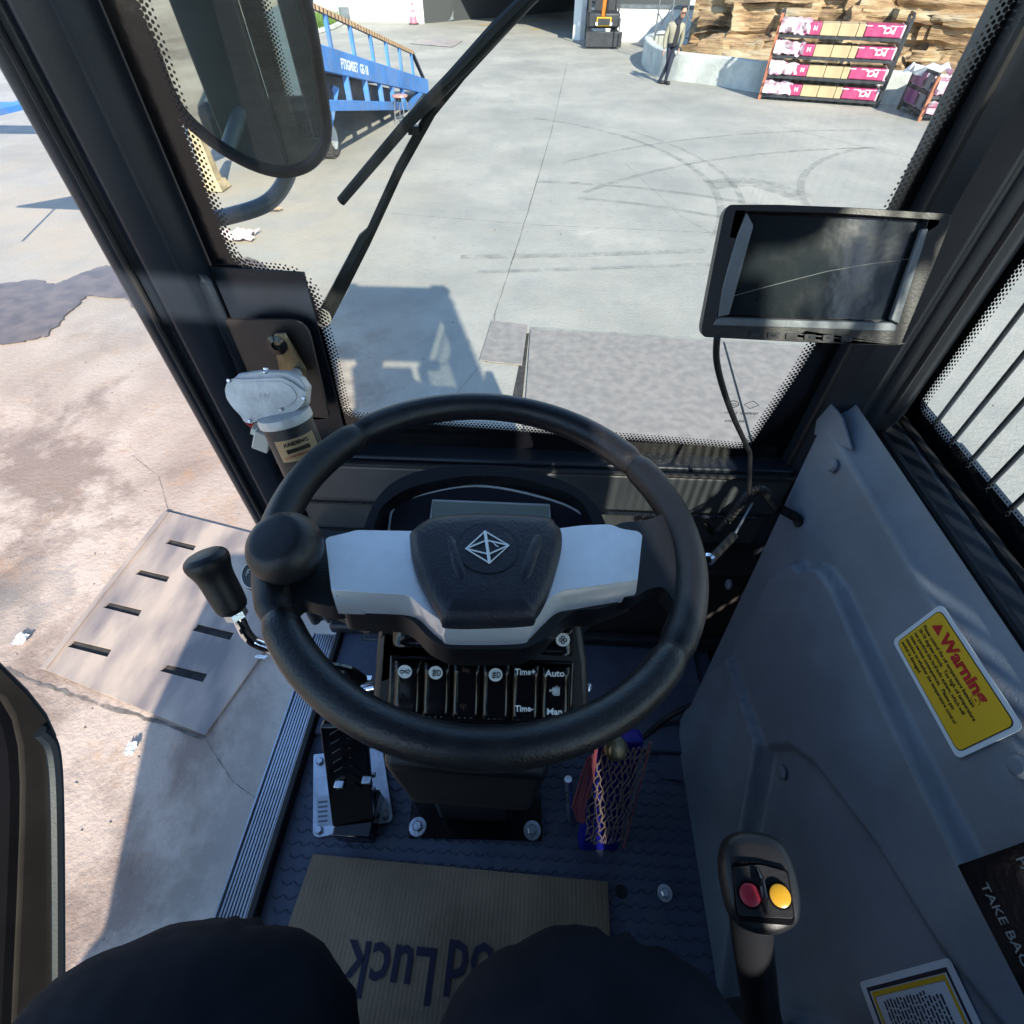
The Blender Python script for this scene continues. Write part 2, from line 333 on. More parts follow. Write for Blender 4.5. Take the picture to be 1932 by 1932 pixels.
# =====================================================================================
#                                     THE YARD
# =====================================================================================
me = MB(); me.add([(-300, -200, 0), (300, -200, 0), (300, 500, 0), (-300, 500, 0)], [(0, 1, 2, 3)]); g = me.build('ground', 'ground', smooth=0); struct(g)
def ribbon(pts, wd, z, name, m, jit=0):
    b = MB(); pts = [Vector((p[0], p[1], z)) for p in pts]; L = []; Rr = []
    for i, p in enumerate(pts):
        t = (pts[min(i+1, len(pts)-1)]-pts[max(i-1, 0)]).normalized(); n = Vector((-t.y, t.x, 0)); j = 1+random.uniform(-jit, jit)
        L.append(p+n*wd/2*j); Rr.append(p-n*wd/2*j)
    n = len(pts); b.add(L+Rr, [(i, i+1, n+i+1, n+i) for i in range(n-1)]); return b.build(name, m, smooth=0)
def wob(pts, n=14, a=.03):
    o = []
    for i in range(len(pts)-1):
        p, q = Vector(pts[i]), Vector(pts[i+1])
        for k in range(n): o.append(p.lerp(q, k/n)+Vector((random.uniform(-a, a), random.uniform(-a, a), 0)))
    o.append(Vector(pts[-1])); return o
cr = []
for pts, wd in (([(.738, 25.5, 0), (.148, 14.5, 0), (-.255, 8.6, 0), (-.487, 5.67, 0), (-.5, 4.6, 0)], .022),
                ([(-2.4, 8.9, 0), (0, 8.5, 0), (3.5, 8.25, 0)], .01), ([onZ(*p, 0) for p in ((250, 860), (300, 900), (318, 965))], .008),
                ([onZ(*p, 0) for p in ((320, 965), (440, 1000), (520, 1030))], .012), ([onZ(*p, 0) for p in ((385, 1390), (440, 1475), (500, 1520), (560, 1560))], .007),
                ([onZ(*p, 0) for p in ((0, 1258), (80, 1292), (200, 1332), (385, 1392))], .03), ([onZ(*p, 0) for p in ((905, 690), (860, 745), (850, 800))], .008),
                ([(5.0, 16.2, 0), (8.2, 11.5, 0)], .015), ([(1.6, 12, 0), (2.2, 9, 0), (3.2, 6.8, 0)], .007)):
    o = ribbon(wob(pts, 12, wd*.22), wd*.6, .004, 'crack', 'crack', .5); struct(o); cr.append(o)
# tyre marks
def arc(cx, cy, r, a0, a1, n=40): return [(cx+r*math.cos(R(a0+(a1-a0)*i/n)), cy+r*math.sin(R(a0+(a1-a0)*i/n)), 0) for i in range(n+1)]
for k, (cx, cy, r, a0, a1, wd) in enumerate(((-3.2, 10.5, 6.2, -22, 62, .13), (-2.9, 10.7, 6.3, -28, 40, .10), (-.5, 3.5, 6.4, 35, 80, .12), (-.4, 3.1, 7.6, 38, 88, .13), (8, 4.0, 9.5, 95, 140, .12), (8, 4.3, 10.8, 92, 135, .10), (9.5, 9.0, 5.2, 120, 200, .13))):
    struct(ribbon(arc(cx, cy, r, a0, a1), wd, .006+.0008*k, 'tyre_mark', 'tyre_mark'))
for k, (pts, wd) in enumerate((([onZ(870, 486, 0), onZ(1100, 482, 0), onZ(1330, 474, 0)], .14), ([onZ(900, 515, 0), onZ(1340, 500, 0)], .1), 
                  ([onZ(1340, 350, 0), onZ(1420, 345, 0), onZ(1520, 375, 0)], .5),)):
    struct(ribbon(spline(pts, 10), wd, .012+.0008*k, 'tyre_mark', 'tyre_mark'))
def sheet(uv, z, name, m, jag=0, th=0):
    pts = [onZ(u, v, 0) for u, v in uv]
    if jag:
        out = []
        for i in range(len(pts)):
            p, q = pts[i], pts[(i+1) % len(pts)]; n = 8
            for k in range(n): out.append(p.lerp(q, k/n)+Vector((random.uniform(-jag, jag), random.uniform(-jag, jag), 0)))
        pts = out
    for p in pts: p.z = z
    b = MB()
    if th: b.ext(pts, (0, 0, th))
    else: b.flat(pts)
    return b.build(name, m, smooth=0)
struct(sheet([(-60, 548), (60, 530), (110, 538), (160, 515), (205, 500), (225, 515), (280, 560), (285, 612), (235, 565), (165, 560), (130, 595), (90, 635), (40, 648), (-60, 655)], .018, 'wet_stain', 'wet_stain', .03))
struct(sheet([(415, 495), (470, 485), (500, 505), (505, 530), (450, 530), (415, 520)], .018, 'wet_stain', 'wet_stain', .06))
struct(sheet([(-30, 1110), (60, 1050), (140, 1075), (130, 1140), (60, 1200), (-30, 1235)], .018, 'wet_stain', 'tyre_mark', .03))
pb = MB()                                              # grit and small stones
for i in range(900):
    if i < 650: x, y, s_ = random.uniform(-4.6, -.8), random.uniform(-.5, 7), random.uniform(.003, .010)
    else: x, y, s_ = random.uniform(-5, 8), random.uniform(4, 18), random.uniform(.005, .016)
    c = Vector((x, y, s_*.3)); v6 = [c+Vector(q)*s_*random.uniform(.7, 1.2) for q in ((1, 0, 0), (-.2, .9, 0), (-.9, -.1, 0), (.1, -1, 0), (0, 0, .7))]
    pb.add(v6, [(0, 1, 4), (1, 2, 4), (2, 3, 4), (3, 0, 4)])
o = stuff(pb.build('grit', 'grit', smooth=0)); tag(o, 'loose grit and small stones scattered over the yard', 'grit')
# steel plates over the drain in front
o = sheet([(928, 608), (995, 616), (985, 692), (905, 682)], .012, 'steel_plate', 'steel_sheet', 0, .01); tag(o, 'small square rusty steel plate lying on the concrete ahead of the windshield', 'steel plate')
o = sheet([(1001, 625), (1362, 648), (1420, 860), (985, 860)], .012, 'steel_plate', 'steel_sheet', 0, .01); tag(o, 'large worn steel cover plate on the yard, wide left one in front of the wheel', 'steel plate')
o = sheet([(1366, 648), (1560, 662), (1620, 870), (1425, 860)], .012, 'steel_plate', 'steel_sheet', 0, .012); tag(o, 'worn steel cover plate on the yard at the right, beside the monitor cable', 'steel plate')
struct(sheet([(992, 630), (998, 630), (985, 760), (965, 760)], .007, 'trench', 'soil'))
struct(sheet([(1000, 618), (1560, 655), (1560, 661), (1000, 624)], .014, 'joint', 'tyre_mark'))
o = sheet([(773, 83), (794, 75), (873, 78), (854, 90)], .02, 'drain_cover', 'rust_plate', 0, .01); tag(o, 'dark rusty drain cover in the yard near the gate', 'drain cover')
# slotted drain plate to the left
dp = thing('slotted_drain_plate', 'large rusty blue steel drain plate with six slots beside the open door', 'drain plate', (-2.3, 1.6, .01))
outer = [onZ(u, v, .012) for u, v in ((314, 966), (492, 1012), (500, 1228), (388, 1388), (82, 1262))]
holes = []; slc = ((343, 1028), (290, 1086), (234, 1149), (172, 1223), (404, 1192), (349, 1269))
for (u, v) in slc:
    k = .9+(v-1000)*.0009
    holes.append([onZ(u+x*k, v+y*k, .012) for x, y in ((-35*k, -1*k), (-25*k, -11*k), (34*k, 3*k), (27*k, 15*k))])
MB().ext(outer, (0, 0, .012), holes).build('plate', 'drain_steel', dp, smooth=0)
for h in holes:
    c = sum(h, Vector())/4; MB().flat([c+(p-c)*1.05-Vector((0, 0, .006)) for p in h]).build('slot', 'soil', dp, smooth=0)
sl = MB()
a, b = onZ(314, 966, .03), onZ(82, 1262, .03); MB().bar(a, b, .035, .012).build('edge_angle', 'drain_steel', dp)
# scraps
def crumple(uv, s, name, m, label, cat):
    c = onZ(*uv, 0); b = MB(); n = 9; vs = []
    for i in range(n):
        for j in range(n):
            vs.append((c.x+(i/(n-1)-.5)*s[0]*random.uniform(.8, 1.15), c.y+(j/(n-1)-.5)*s[1]*random.uniform(.8, 1.15), .02+random.random()*s[2]))
    b.add(vs, [(i*n+j, i*n+j+1, (i+1)*n+j+1, (i+1)*n+j) for i in range(n-1) for j in range(n-1)])
    return tag(b.build(name, m, smooth=0), label, cat)
crumple((450, 450), (.5, .35, .08), 'plastic_scrap', 'trash_white', 'crumpled white and red plastic bag on the ground below the mirror arm', 'litter')
crumple((252, 1416), (.05, .06, .02), 'paper_scrap', 'white_print', 'small white paper scrap on the stained concrete beside the door', 'litter')
crumple((495, 1243), (.07, .02, .01), 'paper_scrap', 'white_print', 'thin pale paper strip by the corner of the slotted drain plate', 'litter')
crumple((512, 400), (.35, .12, .04), 'wood_scrap', 'wood', 'brown twig debris on the ground near the mirror arm', 'litter')
crumple((45, 1210), (.07, .07, .02), 'paper_scrap', 'white_print', 'dirty pale rag on the wet patch left of the drain plate', 'litter')

# --- blue loading ramp ---
rp = thing('loading_ramp', 'blue steel mobile loading ramp with a striped handrail', 'ramp', (-4.6, 14, 0))
T0, T1 = Vector((-3.5, 19.1, .28)), Vector((-3.93, 10.0, 1.98)); dW = Vector((-2.1, -.1, 0))
def L(t, dz=0, s=0): return T0.lerp(T1, t)+dW*s+Vector((0, 0, dz))
side = MB(); 
side.bar(L(0, -.12), L(1.0, -.12), .12, .34).build('side_beam', 'ramp_blue', rp, .01)
MB().bar(L(0, -.12, 1), L(1.0, -.12, 1), .12, .34).build('side_beam', 'ramp_blue', rp, .01)
MB().ext([L(0, 0, .04), L(1, 0, .04), L(1, 0, .96), L(0, 0, .96)], (0, 0, -.04)).build('deck', 'mid_steel', rp)
for s in (0, 1):
    MB().bar(L(.24, -.62, s), L(1.0, -.8, s), .1, .16).build('lower_chord', 'ramp_blue', rp, .008)
    MB().bar(L(.06, -.2, s), L(.24, -.62, s), .1, .12).build('lower_chord_end', 'ramp_blue', rp, .008)
    for t in (.3, .4, .5, .61, .73, .87, 1):
        MB().bar(L(t, -.25, s), L(t, -.62-.18*(t-.24)/.76, s), .1, .07, (0, 1, 0)).build('strut', 'ramp_blue', rp)
    MB().bar(L(.14, .52, s), L(1.0, .52, s), .07, .07).build('handrail', 'dark_steel', rp)
    MB().bar(L(.14, .52, s), L(.03, .05, s), .07, .07).build('handrail_end', 'dark_steel', rp)
    for t in (.155, .28, .4, .52, .65, .78, .92):
        MB().bar(L(t, 0, s), L(t, .5, s), .06, .09, (0, 1, 0)).build('post', 'ramp_blue', rp)
hz = MB()
for i in range(46):                                   # tan hazard bands round the rail
    t = .14+.86*i/46; a, b = L(t, .555), L(t+.0105, .555); hz.bar(a, b, .076, .012); a, b = L(t+.003, .52), L(t+.0135, .52); hz.bar(a, b, .082, .07)
stuff(hz.build('hazard_stripe', 'hazard_tan', rp))
MB().ext([L(.3, -.3, .1), L(1, -.3, .1), L(1, -.7, .1), L(.3, -.55, .1)], (-.02, 0, 0)).build('inner_panel', 'dark_steel', rp)
MB().box(L(1, -.28, .5), (2.3, .12, .5)).build('end_beam', 'ramp_blue', rp)
x0 = L(.8, -.09)+Vector((.065, 0, 0)); dl = (T0-T1).normalized()
text('FTSGMSET  GE-18', L(.68, -.2)+Vector((.066, 0, 0)), dl, (0, 0, 1), .2, 'white_print', rp, align='CENTER', bold=.006)
MB().bar((-4.0, 12.3, 1.1), (-4.25, 12.1, .45), .1, .12).build('axle_strut', 'ramp_blue', rp)
for s, x in ((0, -4.28), (1, -5.4)):
    wl = MB().lathe([(.17, -.11), (.29, -.11), (.325, -.07), (.33, 0), (.325, .07), (.29, .11), (.17, .11)], (x, 12.12, .33), (1, 0, 0), 32); wo = wl.build('wheel', 'tyre', rp)
    MB().lathe([(.03, .12), (.08, .12), (.09, .09), (.18, .1), (.19, .125)], (x, 12.12, .33), (1, 0, 0), 24).build('rim', 'wall_concrete', wo)
    tr = MB()
    for k in range(26):
        a = 2*math.pi*k/26; rot = Matrix.Rotation(a, 3, 'X'); tr.box(Vector((x, 12.12, .33))+rot@Vector((0, 0, .33)), (.2, .045, .03), rot)
    tr.build('tread', 'tyre', wo)
js = thing('jack_stand', 'small yellowed steel jack stand under the far side of the ramp', 'jack stand', (-5.7, 9.95, 0))
MB().tube([(-5.7, 9.95, .02), (-5.7, 9.95, .15)], [.26, .2], 4).build('base', 'jack_yellow', js); MB().tube([(-5.7, 9.95, .15), (-5.7, 9.95, .5), (-5.7, 9.95, 1.15)], [.15, .12, .08], 4).build('leg', 'jack_yellow', js)
tb = thing('trailer_bed', 'blue flatbed trailer behind the ramp at the left edge', 'trailer', (-9.5, 11, 0))
MB().box((-10.4, 11.6, 1.62), (8.2, .5, .2)).build('bed', 'ramp_blue', tb, .01); MB().box((-10.4, 11.6, 1.735), (8.1, .45, .03)).build('deck', 'wall_concrete', tb)
MB().ext([(-7.75, 6.35, 1.62), (-5.9, 6.25, 1.62), (-5.6, 8.3, 1.62), (-5.85, 8.3, 1.62), (-6.0, 7.0, 1.62), (-7.1, 6.95, 1.62)], (0, 0, .05)).build('lip_plate', 'ramp_blue', tb)
MB().box((-5.8, 8.0, .81), (.12, .12, 1.6)).build('lip_post', 'dark_steel', tb)
MB().tube([(-7.1, 6.4, 1.6), (-7.1, 6.4, 1.1), (-7.1, 6.4, .7)], .02, 6).build('chain', 'dark_steel', tb)
for x in (-13, -14.2): MB().lathe([(.1, -.14), (.38, -.14), (.42, 0), (.38, .14), (.1, .14)], (x, 11.2, .42), (0, 1, 0), 24).build('wheel', 'tyre', tb)
MB().box((-14.2, 11.9, 1.0), (.8, 1.6, 1.0)).build('frame', 'dark_steel', tb)
st = thing('round_stool', 'round stool with worn red seat and thin steel legs by the ramp', 'stool', (-3.42, 15.1, 0))
MB().lathe([(.16, 0), (.18, .01), (.18, .03), (.15, .04)], (-3.42, 15.1, .53), (0, 0, 1)).build('seat', 'stool_red', st)
for k in range(4):
    a = k*math.pi/2+.5; p = Vector((math.cos(a), math.sin(a), 0)); MB().tube([Vector((-3.42, 15.1, .53))+p*.13, Vector((-3.42, 15.1, 0))+p*.2], .012, 8).build('leg', 'mid_steel', st)
MB().tube([Vector((-3.42+.17*math.cos(a), 15.1+.17*math.sin(a), .13)) for a in np.linspace(0, 2*math.pi, 25)], .009, 6).build('foot_ring', 'mid_steel', st)

# --- background building, gate, walls ---
bd = thing('workshop_building', 'white walled workshop with a wide dark open gate', 'building', (-5, 42, 0))
GL, GR = Vector((-7.54, 41.1, 0)), Vector((1.15, 33.4, 0)); fd = (GR-GL).normalized(); inn = Vector((-fd.y, fd.x, 0))
def wallp(a, b, h, th, name, m, parent, z0=0):
    a, b = Vector(a), Vector(b); d = (b-a).normalized(); n = Vector((-d.y, d.x, 0))*th
    a.z = b.z = z0; return MB().add([a, b, b+n, a+n]+[p+Vector((0, 0, h)) for p in (a, b, b+n, a+n)], [(0, 1, 2, 3), (4, 5, 6, 7), (0, 1, 5, 4), (1, 2, 6, 5), (2, 3, 7, 6), (3, 0, 4, 7)]).build(name, m, parent)
wallp((-26, 49.5, 0), GL-fd*.5, 7, .3, 'wall', 'white_wall', bd); wallp(GL-fd*.5, GL, 7, .35, 'gate_jamb', 'white_wall', bd)
wallp(GR, GR+fd*.45, 7, .35, 'gate_jamb', 'white_wall', bd); wallp(GL, GR, 2.2, .3, 'lintel', 'white_wall', bd, 4.8)
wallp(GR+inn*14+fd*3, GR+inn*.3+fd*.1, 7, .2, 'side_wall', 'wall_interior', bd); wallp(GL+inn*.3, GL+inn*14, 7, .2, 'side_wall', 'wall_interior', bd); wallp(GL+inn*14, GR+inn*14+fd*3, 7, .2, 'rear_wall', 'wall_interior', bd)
r0 = [GL-fd*.5, GR+fd*.5, GR+fd*3.2+inn*14, GL-fd*.5+inn*14.2]; MB().ext([p+Vector((0, 0, 7)) for p in r0], (0, 0, .2)).build('roof', 'mid_steel', bd)
for k in (0, 1): MB().bar(GL+fd*(3+4*k)+inn*2+Vector((0, 0, .008)), GL+fd*(4+4*k)+inn*9+Vector((0, 0, .008)), .15, .003).build('floor_line', 'yellow_label', bd)
wg = thing('garden_wall', 'low white wall with grey coping right of the gate', 'wall', (3, 33, 0))
wallp((1.9, 33.25, 0), (9.5, 31.2, 0), 1.12, .25, 'wall', 'white_wall', wg); wallp((1.9, 33.22, 0), (9.5, 31.15, 0), .12, .4, 'coping', 'mid_steel', wg, 1.12)
wf = thing('far_wall', 'tall pale wall standing behind the low white wall', 'wall', (6, 40, 0)); wallp((3.4, 38, 0), (20, 36, 0), 5, .3, 'wall', 'white_wall', wf)
for k in range(3): MB().bar((4+k*3, 37.7, 1.6), (6.5+k*3, 37.4, 1.6), .1, .9).build('window', 'dark_steel', wf)
# curved planter wall
cwp = spline([(4.9, 29.5, 0), (3.75, 27.0, 0), (3.5, 24.8, 0), (3.62, 23.0, 0), (4.1, 21.95, 0), (5.3, 20.9, 0), (6.15, 19.95, 0), (7.6, 19.2, 0), (9.1, 18.4, 0), (11.3, 17.0, 0), (15, 14.8, 0), (20, 12, 0)], 10)
cb = MB(); n = len(cwp); Lp, Rp = [], []
for i, p in enumerate(cwp):
    t = (cwp[min(i+1, n-1)]-cwp[max(i-1, 0)]).normalized(); nn = Vector((-t.y, t.x, 0)); Lp.append(p); Rp.append(p+nn*.3)
vs = Lp+Rp+[p+Vector((0, 0, .68)) for p in Lp]+[p+Vector((0, 0, .68)) for p in Rp]; fs = []
for i in range(n-1): fs += [(i, i+1, 2*n+i+1, 2*n+i), (2*n+i, 2*n+i+1, 3*n+i+1, 3*n+i), (n+i, n+i+1, 3*n+i+1, 3*n+i)]
fs += [(0, n, 3*n, 2*n), (n-1, 2*n-1, 4*n-1, 3*n-1)]
o = cb.add(vs, fs).build('planter_wall', 'wall_concrete', bevel=.03); tag(o, 'low curved whitewashed concrete planter wall in front of the rocks', 'wall')
# rocks
rk = thing('rock_face', 'layered golden sandstone rockery rising behind the planter wall', 'rocks', (11, 21.5, 0))
def rock(c, s, rz, seed, parent, tilt=0):
    bm = bmesh.new(); bmesh.ops.create_cube(bm, size=1); bmesh.ops.subdivide_edges(bm, edges=bm.edges, cuts=15, use_grid_fill=True)
    rot = Matrix.Rotation(rz, 3, 'Z') @ Matrix.Rotation(tilt, 3, 'Y'); sv = Vector((seed*3.1, seed*1.7, seed))
    for v in bm.verts:
        p = v.co.copy(); q = p.normalized()*.62; p = p.lerp(q, .22); p = Vector((p.x*s[0], p.y*s[1], p.z*s[2]))
        lay = noise.noise(Vector((p.x*.35, p.y*.35, p.z*5.5))+sv); blk = noise.noise(p*1.1+sv); cell = noise.cell(Vector((p.x*1.1, p.y*1.1, p.z*2.9))+sv); fine = noise.noise(p*5+sv)
        rd = Vector((p.x/s[0], p.y/s[1], 0)); rd = rd.normalized() if rd.length > 1e-4 else Vector((0, 0, 0))
        p += rd*(lay*.14+cell*.38+fine*.07)+Vector((0, 0, 1))*(blk*.12+fine*.03); v.co = rot@p
    m = MB(); m.add([Vector(v.co)+Vector(c) for v in bm.verts], [[v.index for v in f.verts] for f in bm.faces]); bm.free(); m.build('rock', 'rock', parent, smooth=38)
k = 0
base_pts = [(5.9, 24.2), (6.5, 22.6), (7.9, 21.6), (9.4, 20.8), (11.0, 20.0), (12.6, 19.0), (14.2, 18.0), (16.2, 16.9), (18.5, 15.6)]
for row, (dz, off, hh) in enumerate(((.35, 0, 1.1), (1.15, .5, 1.1), (2.0, 1.1, 1.2), (2.9, 1.9, 1.3), (3.9, 2.8, 1.5))):
    for i, (x, y) in enumerate(base_pts):
        if row > 1 and i == 0: continue
        k += 1; rock((x+off*.5+random.uniform(-.35, .35)+(row % 2)*.6, y+off*.9+random.uniform(-.3, .3), dz), (random.uniform(1.7, 2.5), random.uniform(1.3, 1.9), hh*random.uniform(.95, 1.25)), R(-28)+random.uniform(-.25, .25), k, rk, random.uniform(-.08, .08))
MB().box((14, 25, 1.6), (17, 5, 3.2), Matrix.Rotation(R(-28), 3, 'Z')).build('core', 'rock', rk)
# steel frame behind the planter
sf = thing('guard_railing', 'grey welded steel railing frame standing behind the curved wall', 'railing', (4.6, 25.5, 0))
fp = [(3.95, 26.2), (4.35, 25.6), (4.8, 25.1), (5.3, 24.7)]
for x, y in fp: MB().cyl((x, y, 0), (x, y, 3.2), .03, 8).build('post', 'mid_steel', sf)
for i in range(3):
    a, b = fp[i], fp[i+1]
    MB().cyl((*a, .75), (*b, .8), .02, 6).build('rail', 'mid_steel', sf); MB().cyl((*a, 1.35), (*b, .8), .02, 6).build('brace', 'mid_steel', sf); MB().cyl((*a, .75), (*b, 1.6), .02, 6).build('brace', 'mid_steel', sf)
sp_ = MB().cyl((3.25, 32.6, 0), (3.25, 32.6, .8), .03, 8).build('marker_post', 'mid_steel'); tag(sp_, 'short grey steel post in front of the low white wall', 'post')
# mini excavator
ex = thing('mini_excavator', 'small black excavator with orange arm parked beside the gate', 'excavator', (2.35, 31, 0))
for s in (-1, 1): MB().tube(roundpoly([(2.35+s*.55, 30.3, .05), (2.35+s*.55, 32.2, .05), (2.35+s*.55, 32.2, .5), (2.35+s*.55, 30.3, .5)], .2), .11, 8).build('track', 'dark_steel', ex); MB().box((2.35+s*.55, 31.2, .28), (.22, 1.8, .4)).build('track_frame', 'dark_steel', ex, .05)
MB().box((2.35, 29.9, .3), (1.55, .12, .5)).build('blade', 'dark_steel', ex, .03); MB().box((2.35, 31.3, .85), (1.35, 1.5, .5)).build('body', 'dark_steel', ex, .08)
MB().box((2.35, 30.52, .82), (.62, .05, .28)).build('grille', 'yellow_label', ex); MB().box((2.35, 30.47, .82), (.52, .05, .2)).build('grille_mesh', 'dark_steel', ex)
for s in (-.6, .6):
    for y in (30.7, 31.9): MB().box((2.35+s, y, 1.7), (.07, .07, 1.3)).build('cab_post', 'dark_steel', ex)
    MB().lathe([(.05, 0), (.06, .04)], (2.35+s*.5, 30.52, .75), (0, -1, 0), 10).build('headlight', 'white_print', ex)
MB().box((2.35, 31.3, 2.37), (1.35, 1.5, .08)).build('cab_roof', 'dark_steel', ex); MB().box((2.5, 31.95, 1.6), (1.0, .05, 1.3)).build('cab_panel', 'dark_steel', ex)
MB().tube([(2.3, 30.55, 1.0), (2.33, 30.3, 1.7), (2.4, 30.5, 2.4), (2.45, 29.9, 2.9)], [.1, .13, .12, .08], 6).build('boom', 'orange_paint', ex); MB().cyl((2.42, 30.35, 1.1), (2.42, 30.1, 1.9), .04, 8).build('cylinder', 'dark_steel', ex)
# loader bucket in gate, cone, grass, bin, plank
lb = thing('loader_bucket', 'dark steel loader bucket resting inside the gate', 'bucket', (-6.9, 44, 0))
MB().ext([(-7.9, 43.6, 0), (-7.9, 42.8, .05), (-7.9, 43.3, .9), (-7.9, 43.9, 1.3), (-7.9, 44.4, .8), (-7.9, 44.3, .1)], (2.1, 0, 0)).build('shell', 'mid_steel', lb, .02)
for i in range(5): MB().box((-7.6+i*.4, 42.75, .05), (.12, .35, .07)).build('tooth', 'mid_steel', lb)
MB().bar((-6.9, 44.2, .8), (-6.9, 46.2, 1.6), .3, .4).build('arm', 'dark_steel', lb)
tc = thing('traffic_cone', 'pink and white traffic cone against the white wall', 'traffic cone', onZ(781, 46, 0)); cp = Vector(tc['_o'])
MB().box(cp+Vector((0, 0, .03)), (.5, .5, .06)).build('base', 'dark_steel', tc); MB().lathe([(.2, .06), (.05, .95)], cp, n=16).build('body', 'cone_pink', tc)
for h, r_ in ((.35, .155), (.62, .112)): MB().lathe([(r_, h), (r_-.025, h+.16)], cp, n=16).build('band', 'white_print', tc)
MB().lathe([(.14, .04), (.165, .04)], cp, n=12)
o = MB().box(onZ(652, 39, 0)+Vector((0, 0, .3)), (.55, .4, .6)).build('grey_bin', 'mid_steel', bevel=.03); tag(o, 'small grey bin at the foot of the white wall', 'bin')
o = MB().box(onZ(686, 37.5, 0)+Vector((0, 0, .08)), (2.4, .35, .16), Matrix.Rotation(R(-25), 3, 'Z')).build('timber', 'wood', bevel=.01); tag(o, 'brown timber lying along the foot of the white wall', 'timber')
gb = MB()
for i in range(2600):
    u = random.uniform(560, 645); v = random.uniform(20, 62); 
    if (u-575)*.45+18 > v+14 or v > 66-(u-560)*.28: continue
    p = onZ(u, v, 0); a = random.uniform(0, 6.28); h = random.uniform(.2, .6); d = Vector((math.cos(a), math.sin(a), 0))
    gb.add([p-d*.05, p+d*.05, p+Vector((random.uniform(-.15, .15), random.uniform(-.15, .15), h))], [(0, 1, 2)])
o = stuff(gb.build('grass', 'grass', smooth=0)); tag(o, 'tufts of green grass along the kerb behind the ramp', 'grass')
kp = [onZ(u, v, .07) for u, v in ((560, 66), (600, 60), (628, 52), (645, 43))]; o = MB().tube(kp, .12, 6).build('kerb', 'wall_concrete'); struct(o)

# --- racks of wrapped parts ---
def rack(org, dirx, Lr, rows, rh, dep, label, pk_label, nbox):
    d = Vector((dirx[0], dirx[1], 0)).normalized(); n = Vector((-d.y, d.x, 0)); up = Vector((0, 0, 1)); org = Vector(org); rot = Matrix((d, n, up)).transposed()
    r = thing('storage_rack', label, 'rack', org); Ht = rows*rh+.12
    def P(a, b, c): return org+d*a+n*b+up*c
    for a, b in ((0, 0), (0, dep), (Lr, 0), (Lr, dep)): MB().box(P(a, b, Ht/2), (.07, .07, Ht), rot).build('post', 'rust_post' if (b == 0 and a == 0) else 'dark_steel', r)
    for a in (0, Lr):
        for c in np.arange(.15, Ht+.1, rh/2): MB().box(P(a, dep/2, c), (.05, dep-.07, .06), rot).build('end_rail', 'dark_steel', r)
        MB().box(P(a, dep*.36, Ht/2), (.04, .05, Ht-.1), rot).build('end_upright', 'dark_steel', r)
    for i in range(rows):
        z = .1+i*rh
        for b in (.0, dep): MB().box(P(Lr/2, b, z), (Lr-.07, .05, .06), rot).build('shelf_rail', 'dark_steel', r)
        MB().box(P(Lr/2, dep/2, z), (Lr-.1, dep-.08, .03), rot).build('shelf', 'dark_steel', r)
        which = ['bottom', 'second', 'third', 'topmost'][i] if rows == 4 else ['lower', 'upper'][i]
        pk = thing('wrapped_package', pk_label % which, 'package', P(Lr*.5, dep*.4, z+.02), 'film wrapped packages on the racks')
        bh = rh*.58; z0 = z+.035; y0 = -.02; pd = dep*.8; seg = Lr-.16
        def blk(a0, a1, hh, name, m, bev=.02, grow=0): return MB().box(P(.08+(a0+a1)/2*seg, y0+pd/2-grow/2, z0+hh/2), ((a1-a0)*seg-.012, pd+grow, hh), rot).build(name, m, pk, bev)
        # film-wrapped end, pink, tan boxes, pink end
        fm = MB(); N = 12; vs = []; fs = []
        for ii in range(N+1):
            t = ii/N; a = t*.26*seg-.02
            for jj in range(14):
                th_ = 2*math.pi*jj/14; sgx = lambda q: math.copysign(abs(q)**.45, q)
                wv = 1+.5*noise.noise(Vector((a*6+i*7, jj*.9, i)))+.14*(1-t)
                vs.append(P(.05+a, y0+pd/2+sgx(math.cos(th_))*(pd/2+.03)*wv, z0+bh*.52+sgx(math.sin(th_))*bh*.55*wv+.03*(1-t)))
        for ii in range(N):
            for jj in range(14): fs.append((ii*14+jj, ii*14+(jj+1) % 14, (ii+1)*14+(jj+1) % 14, (ii+1)*14+jj))
        fs += [tuple(range(14)), tuple(N*14+q for q in range(14))]
        fm.add(vs, fs).build('plastic_film', 'film', pk, smooth=20)
        if nbox:
            blk(.2, .33, bh*.97, 'pink_box', 'pack_pink')
            for q in range(nbox): blk(.33+q*.3/nbox, .33+(q+1)*.3/nbox, bh*.98, 'cardboard_box', 'box_tan', .012)
            blk(.63, .69, bh*.98, 'cardboard_box', 'box_tan', .012); blk(.69, 1.0, bh, 'pink_box', 'pack_pink', .03)
            text('PCL', P(.08+.93*seg, y0-.006, z0+bh*.82), -d, -up, bh*.72, 'white_print', pk, bold=.004)
            text('N', P(.08+.3*seg, y0-.006, z0+bh*.75), -d, -up, bh*.5, 'white_print', pk, bold=.004)
            ff = MB(); 
            for q in range(3): ff.box(P(.08+(.71+.1*q)*seg, y0-.004, z0+bh*.9), (.16, .006, .015), rot)
            ff.build('print_line', 'white_print', pk)
            MB().box(P(.08+.99*seg, y0+pd/2, z0+bh*.5), (.05, pd+.02, bh*1.05), rot).build('end_wrap', 'film', pk, .02)
        else: blk(.22, 1.0, bh, 'pink_box', 'pack_pink', .03)
    if not nbox:
        for c in (0, 1): MB().box(P(-.03, dep*.68, .35+c*.36), (.03, dep*.5, .26), rot).build('purple_panel', 'purple_pack', r)
        for c in (0, 1): MB().box(P(-.03, dep*.22, .35+c*.36), (.03, dep*.2, .26), rot).build('grey_panel', 'mid_steel', r)
    return r
